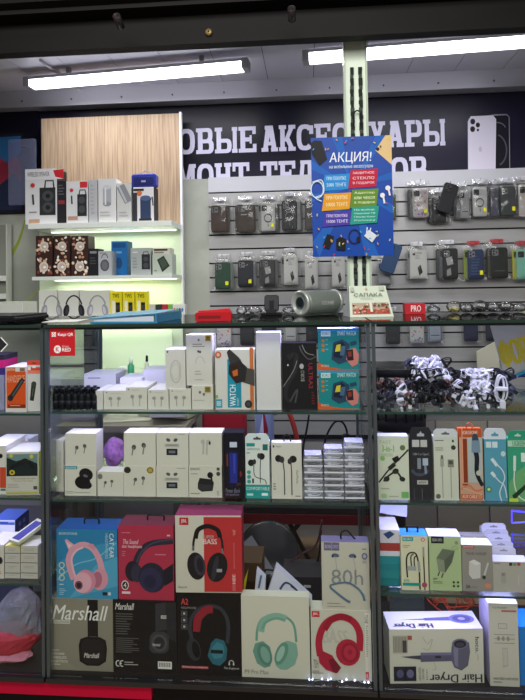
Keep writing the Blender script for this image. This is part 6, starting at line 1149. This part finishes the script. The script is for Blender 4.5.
pack(211, 227, 205, 232, '4a3022', 'plain', 'brown leather-look case at the upper left end of the slat wall', extra=(('3a2c24', 'dark brown', 2),))
pack(237, 255, 204, 232, '40301f', 'plain', 'brown wood-look case second in the upper row', extra=(('2e2c2a', 'dark', -2),))
pack(261, 275, 203, 231, 'd0d0cc', 'ring', 'white case with magnetic ring and yellow sticker, third in the upper row', extra=(('b8b8b4', 'light', -3), ('6c6c6c', 'grey', 4)))
pack(282, 297, 200, 230, '1c1d1f', 'ring', 'dark grey case with ring, left of the poster', extra=(('c4c4c8', 'pale', 3), ('8a8c90', 'grey', 5)))
pack(305, 318, 200, 230, '55504c', 'plain', 'dull grey case half hidden by the poster, upper row')
pack(387, 396, 194, 220, '5a6a40', 'plain', 'olive case half hidden at the right poster edge')
pack(413, 428, 188, 217, 'd4ccd0', 'dots', 'white case with colourful sticker print', extra=(('8a8a90', 'grey', -2), ('5a5a60', 'dark grey', -4)))
pack(433, 446, 196, 222, '2c2a2e', 'plain', 'black case behind the tilted black phone case', extra=(('a8a8ac', 'clear', 4), ('3c3a40', 'black', -4)))
pack(460, 470, 190, 218, 'b4b4b8', 'line', 'clear case with dark edges left of the ring case', extra=(('8a8c92', 'grey', -3), ('55575c', 'dark', -5)))
pack(473, 487, 187, 216, 'd4d6d8', 'ring', 'clear case with black edge and round ring', extra=(('6a6070', 'violet grey', 2), ('8a4a58', 'dull red', 4)))
pack(491, 498, 188, 216, '5c5a70', 'plain', 'slim violet case edge left of the grey case', extra=(('3a7a6c', 'teal', 2),))
pack(501, 516, 186, 215, '454b4e', 'plain', 'slate grey matte case at the right of the upper row', extra=(('6c7074', 'grey', 3), ('2c5a50', 'green', -4)))
pack(519, 533, 184, 216, 'cfcac6', 'plain', 'pale beige case cut by the right photo edge', extra=(('a0a0a0', 'grey', -4),))
# loose tilted case in front
t = thing('phone_case', 'tilted black case hooked in front of the upper row', 'phone case', (X(448, 198, 1.47), 1.47, Zz(448, 198, 1.47))); t.rotation_euler = (0, R(18), 0); mb = MB(); w_, h_ = .077, .16
mb.rbox(-w_/2, w_/2, 0, .012, -h_/2, h_/2, M('1c1b1f', .35), .014); part(t, 'shell', mb); mb = MB(); mb.rbox(-w_*.36, w_*.02, -.004, -.0002, h_*.2, h_*.44, M('2e2d33', .3), .008)
for (u, v) in ((-.26, .37), (-.26, .27), (-.08, .32)): mb.lathe([(.006, 0), (.005, .002)], M('09090b', .1), Matrix.Translation((w_*u, -.004, h_*v)) @ Matrix.Rotation(R(90), 4, 'X'), 12)
part(t, 'camera_frame', mb)
mb = MB(); mb.tube([(0, 0, 0), (0, -.10, 0), (0, -.104, .008)], .002, M('c0c0c6', .25, .9)); tag(mb.build('display_hook', None, (X(446, 186, 1.57), YW-.0002, Zz(446, 186, 1.57))), 'metal peg hook above the tilted black case', 'hook')
# second row
pack(215, 230, 262, 289, '1f4c38', 'plain', 'dark green case at the lower left end of the slat wall', extra=(('8a9a90', 'greyish', 3),))
pack(238, 253, 260, 287, '171e2c', 'plain', 'dark navy case second in the lower row', extra=(('8a8c92', 'grey', 3),))
pack(262, 275, 259, 286, '3c3c3c', 'camo', 'dark grey patterned case in the lower row', extra=(('8a8a8c', 'grey', 3), ('2a2a2c', 'black', -3)))
pack(284, 298, 256, 285, 'dddddb', 'card', 'white carded case left of the poster in the lower row', extra=(('b4b4b6', 'pale', -3),))
pack(305, 318, 259, 289, 'd8d8d6', 'card', 'white carded case under the left part of the poster')
pack(332, 345, 257, 287, 'dddddb', 'card', 'white carded case directly left of the post')
pack(378, 391, 262, 285, 'a8aaae', 'plain', 'grey case under the tilted dark blue case')
pack(410, 427, 250, 279, 'dededc', 'card', 'white carded case with black phone drawing right of the poster', extra=(('a8a8ac', 'grey', -2),))
pack(443, 458, 248, 279, '1f2124', 'camo', 'black case with white shapes and orange sticker', extra=(('6a6c70', 'grey', -3), ('3c3e42', 'charcoal', -5)))
pack(468, 484, 249, 279, '1f3360', 'stripe', 'dark blue striped case in the lower row', header='b8343c', extra=(('9ab04a', 'yellow green', -3),))
pack(491, 508, 247, 278, '161e18', 'line', 'blackish green case with red header', header='b8343c', extra=(('3c3a2c', 'olive brown', -3),))
pack(517, 533, 249, 279, '86c4b4', 'plain', 'mint green case cut by the right photo edge', header='b03c44', extra=(('c8c83c', 'yellow', -3),))
t = thing('phone_case', 'tilted dark blue case hanging at the lower right poster corner', 'phone case', (X(391, 258, 1.46), 1.46, Zz(391, 258, 1.46))); t.rotation_euler = (0, R(20), 0); mb = MB()
mb.rbox(-.040, .040, 0, .011, -.08, .08, M('2e4466', .35), .014); part(t, 'shell', mb); mb = MB(); mb.rbox(-.030, .0, -.004, -.0002, .035, .07, M('1c2c48', .3), .008); part(t, 'camera_frame', mb)
mb = MB(); mb.tube([(0, 0, 0), (0, -.11, 0), (0, -.114, .008)], .002, M('c0c0c6', .25, .9)); tag(mb.build('display_hook', None, (X(393, 246, 1.57), YW-.0002, Zz(393, 246, 1.57))), 'metal peg hook holding the tilted dark blue case', 'hook')
# third row, seen through the counter glass
for (x0, x1, yt, yb, c, k, d) in ((217, 231, 318, 346, 'd0ccd0', 'dots', 'white dotted case low on the wall, through the glass top'), (240, 254, 316, 345, '2c2c30', 'plain', 'black case low on the wall above the watch box'), (262, 276, 315, 345, '26262a', 'line', 'black edged case low on the wall above the tall white box'), (284, 297, 314, 343, 'c8cac8', 'line', 'pale case low on the wall above the black watch box'), (306, 320, 314, 343, '2a2c30', 'plain', 'charcoal case low on the wall left of the kids watch boxes'),
    (386, 400, 315, 344, '3a3a3c', 'plain', 'dark case low on the wall near the case post'), (410, 424, 314, 343, 'd4d4d6', 'dots', 'white case with red mark low on the wall'), (428, 442, 313, 342, 'a8b0c0', 'line', 'clear case with navy edges low on the wall'), (464, 478, 312, 341, '2a2c50', 'plain', 'navy case low on the wall behind the cable heap'), (486, 500, 311, 341, '2c2c44', 'plain', 'dark violet case low on the wall behind the cable heap')):
    pack(x0, x1, yt, yb, c, k, d)
# ------------------------------------------------------------------ world and view
w = bpy.data.worlds.new('world'); bpy.context.scene.world = w; w.use_nodes = True
bg = w.node_tree.nodes['Background']; bg.inputs[0].default_value = (.55, .57, .6, 1); bg.inputs[1].default_value = .16
sc = bpy.context.scene
sc.view_settings.view_transform = 'Standard'; sc.view_settings.look = 'None'; sc.view_settings.gamma = 1; sc.view_settings.exposure = 0
sc.view_settings.use_curve_mapping = False
try: sc.cycles.transparent_max_bounces = 40; sc.cycles.max_bounces = 10
except Exception: pass
for o in bpy.data.objects:
    for k in ('zt', 'w', 'h', 'd'):
        if k in o: del o[k]
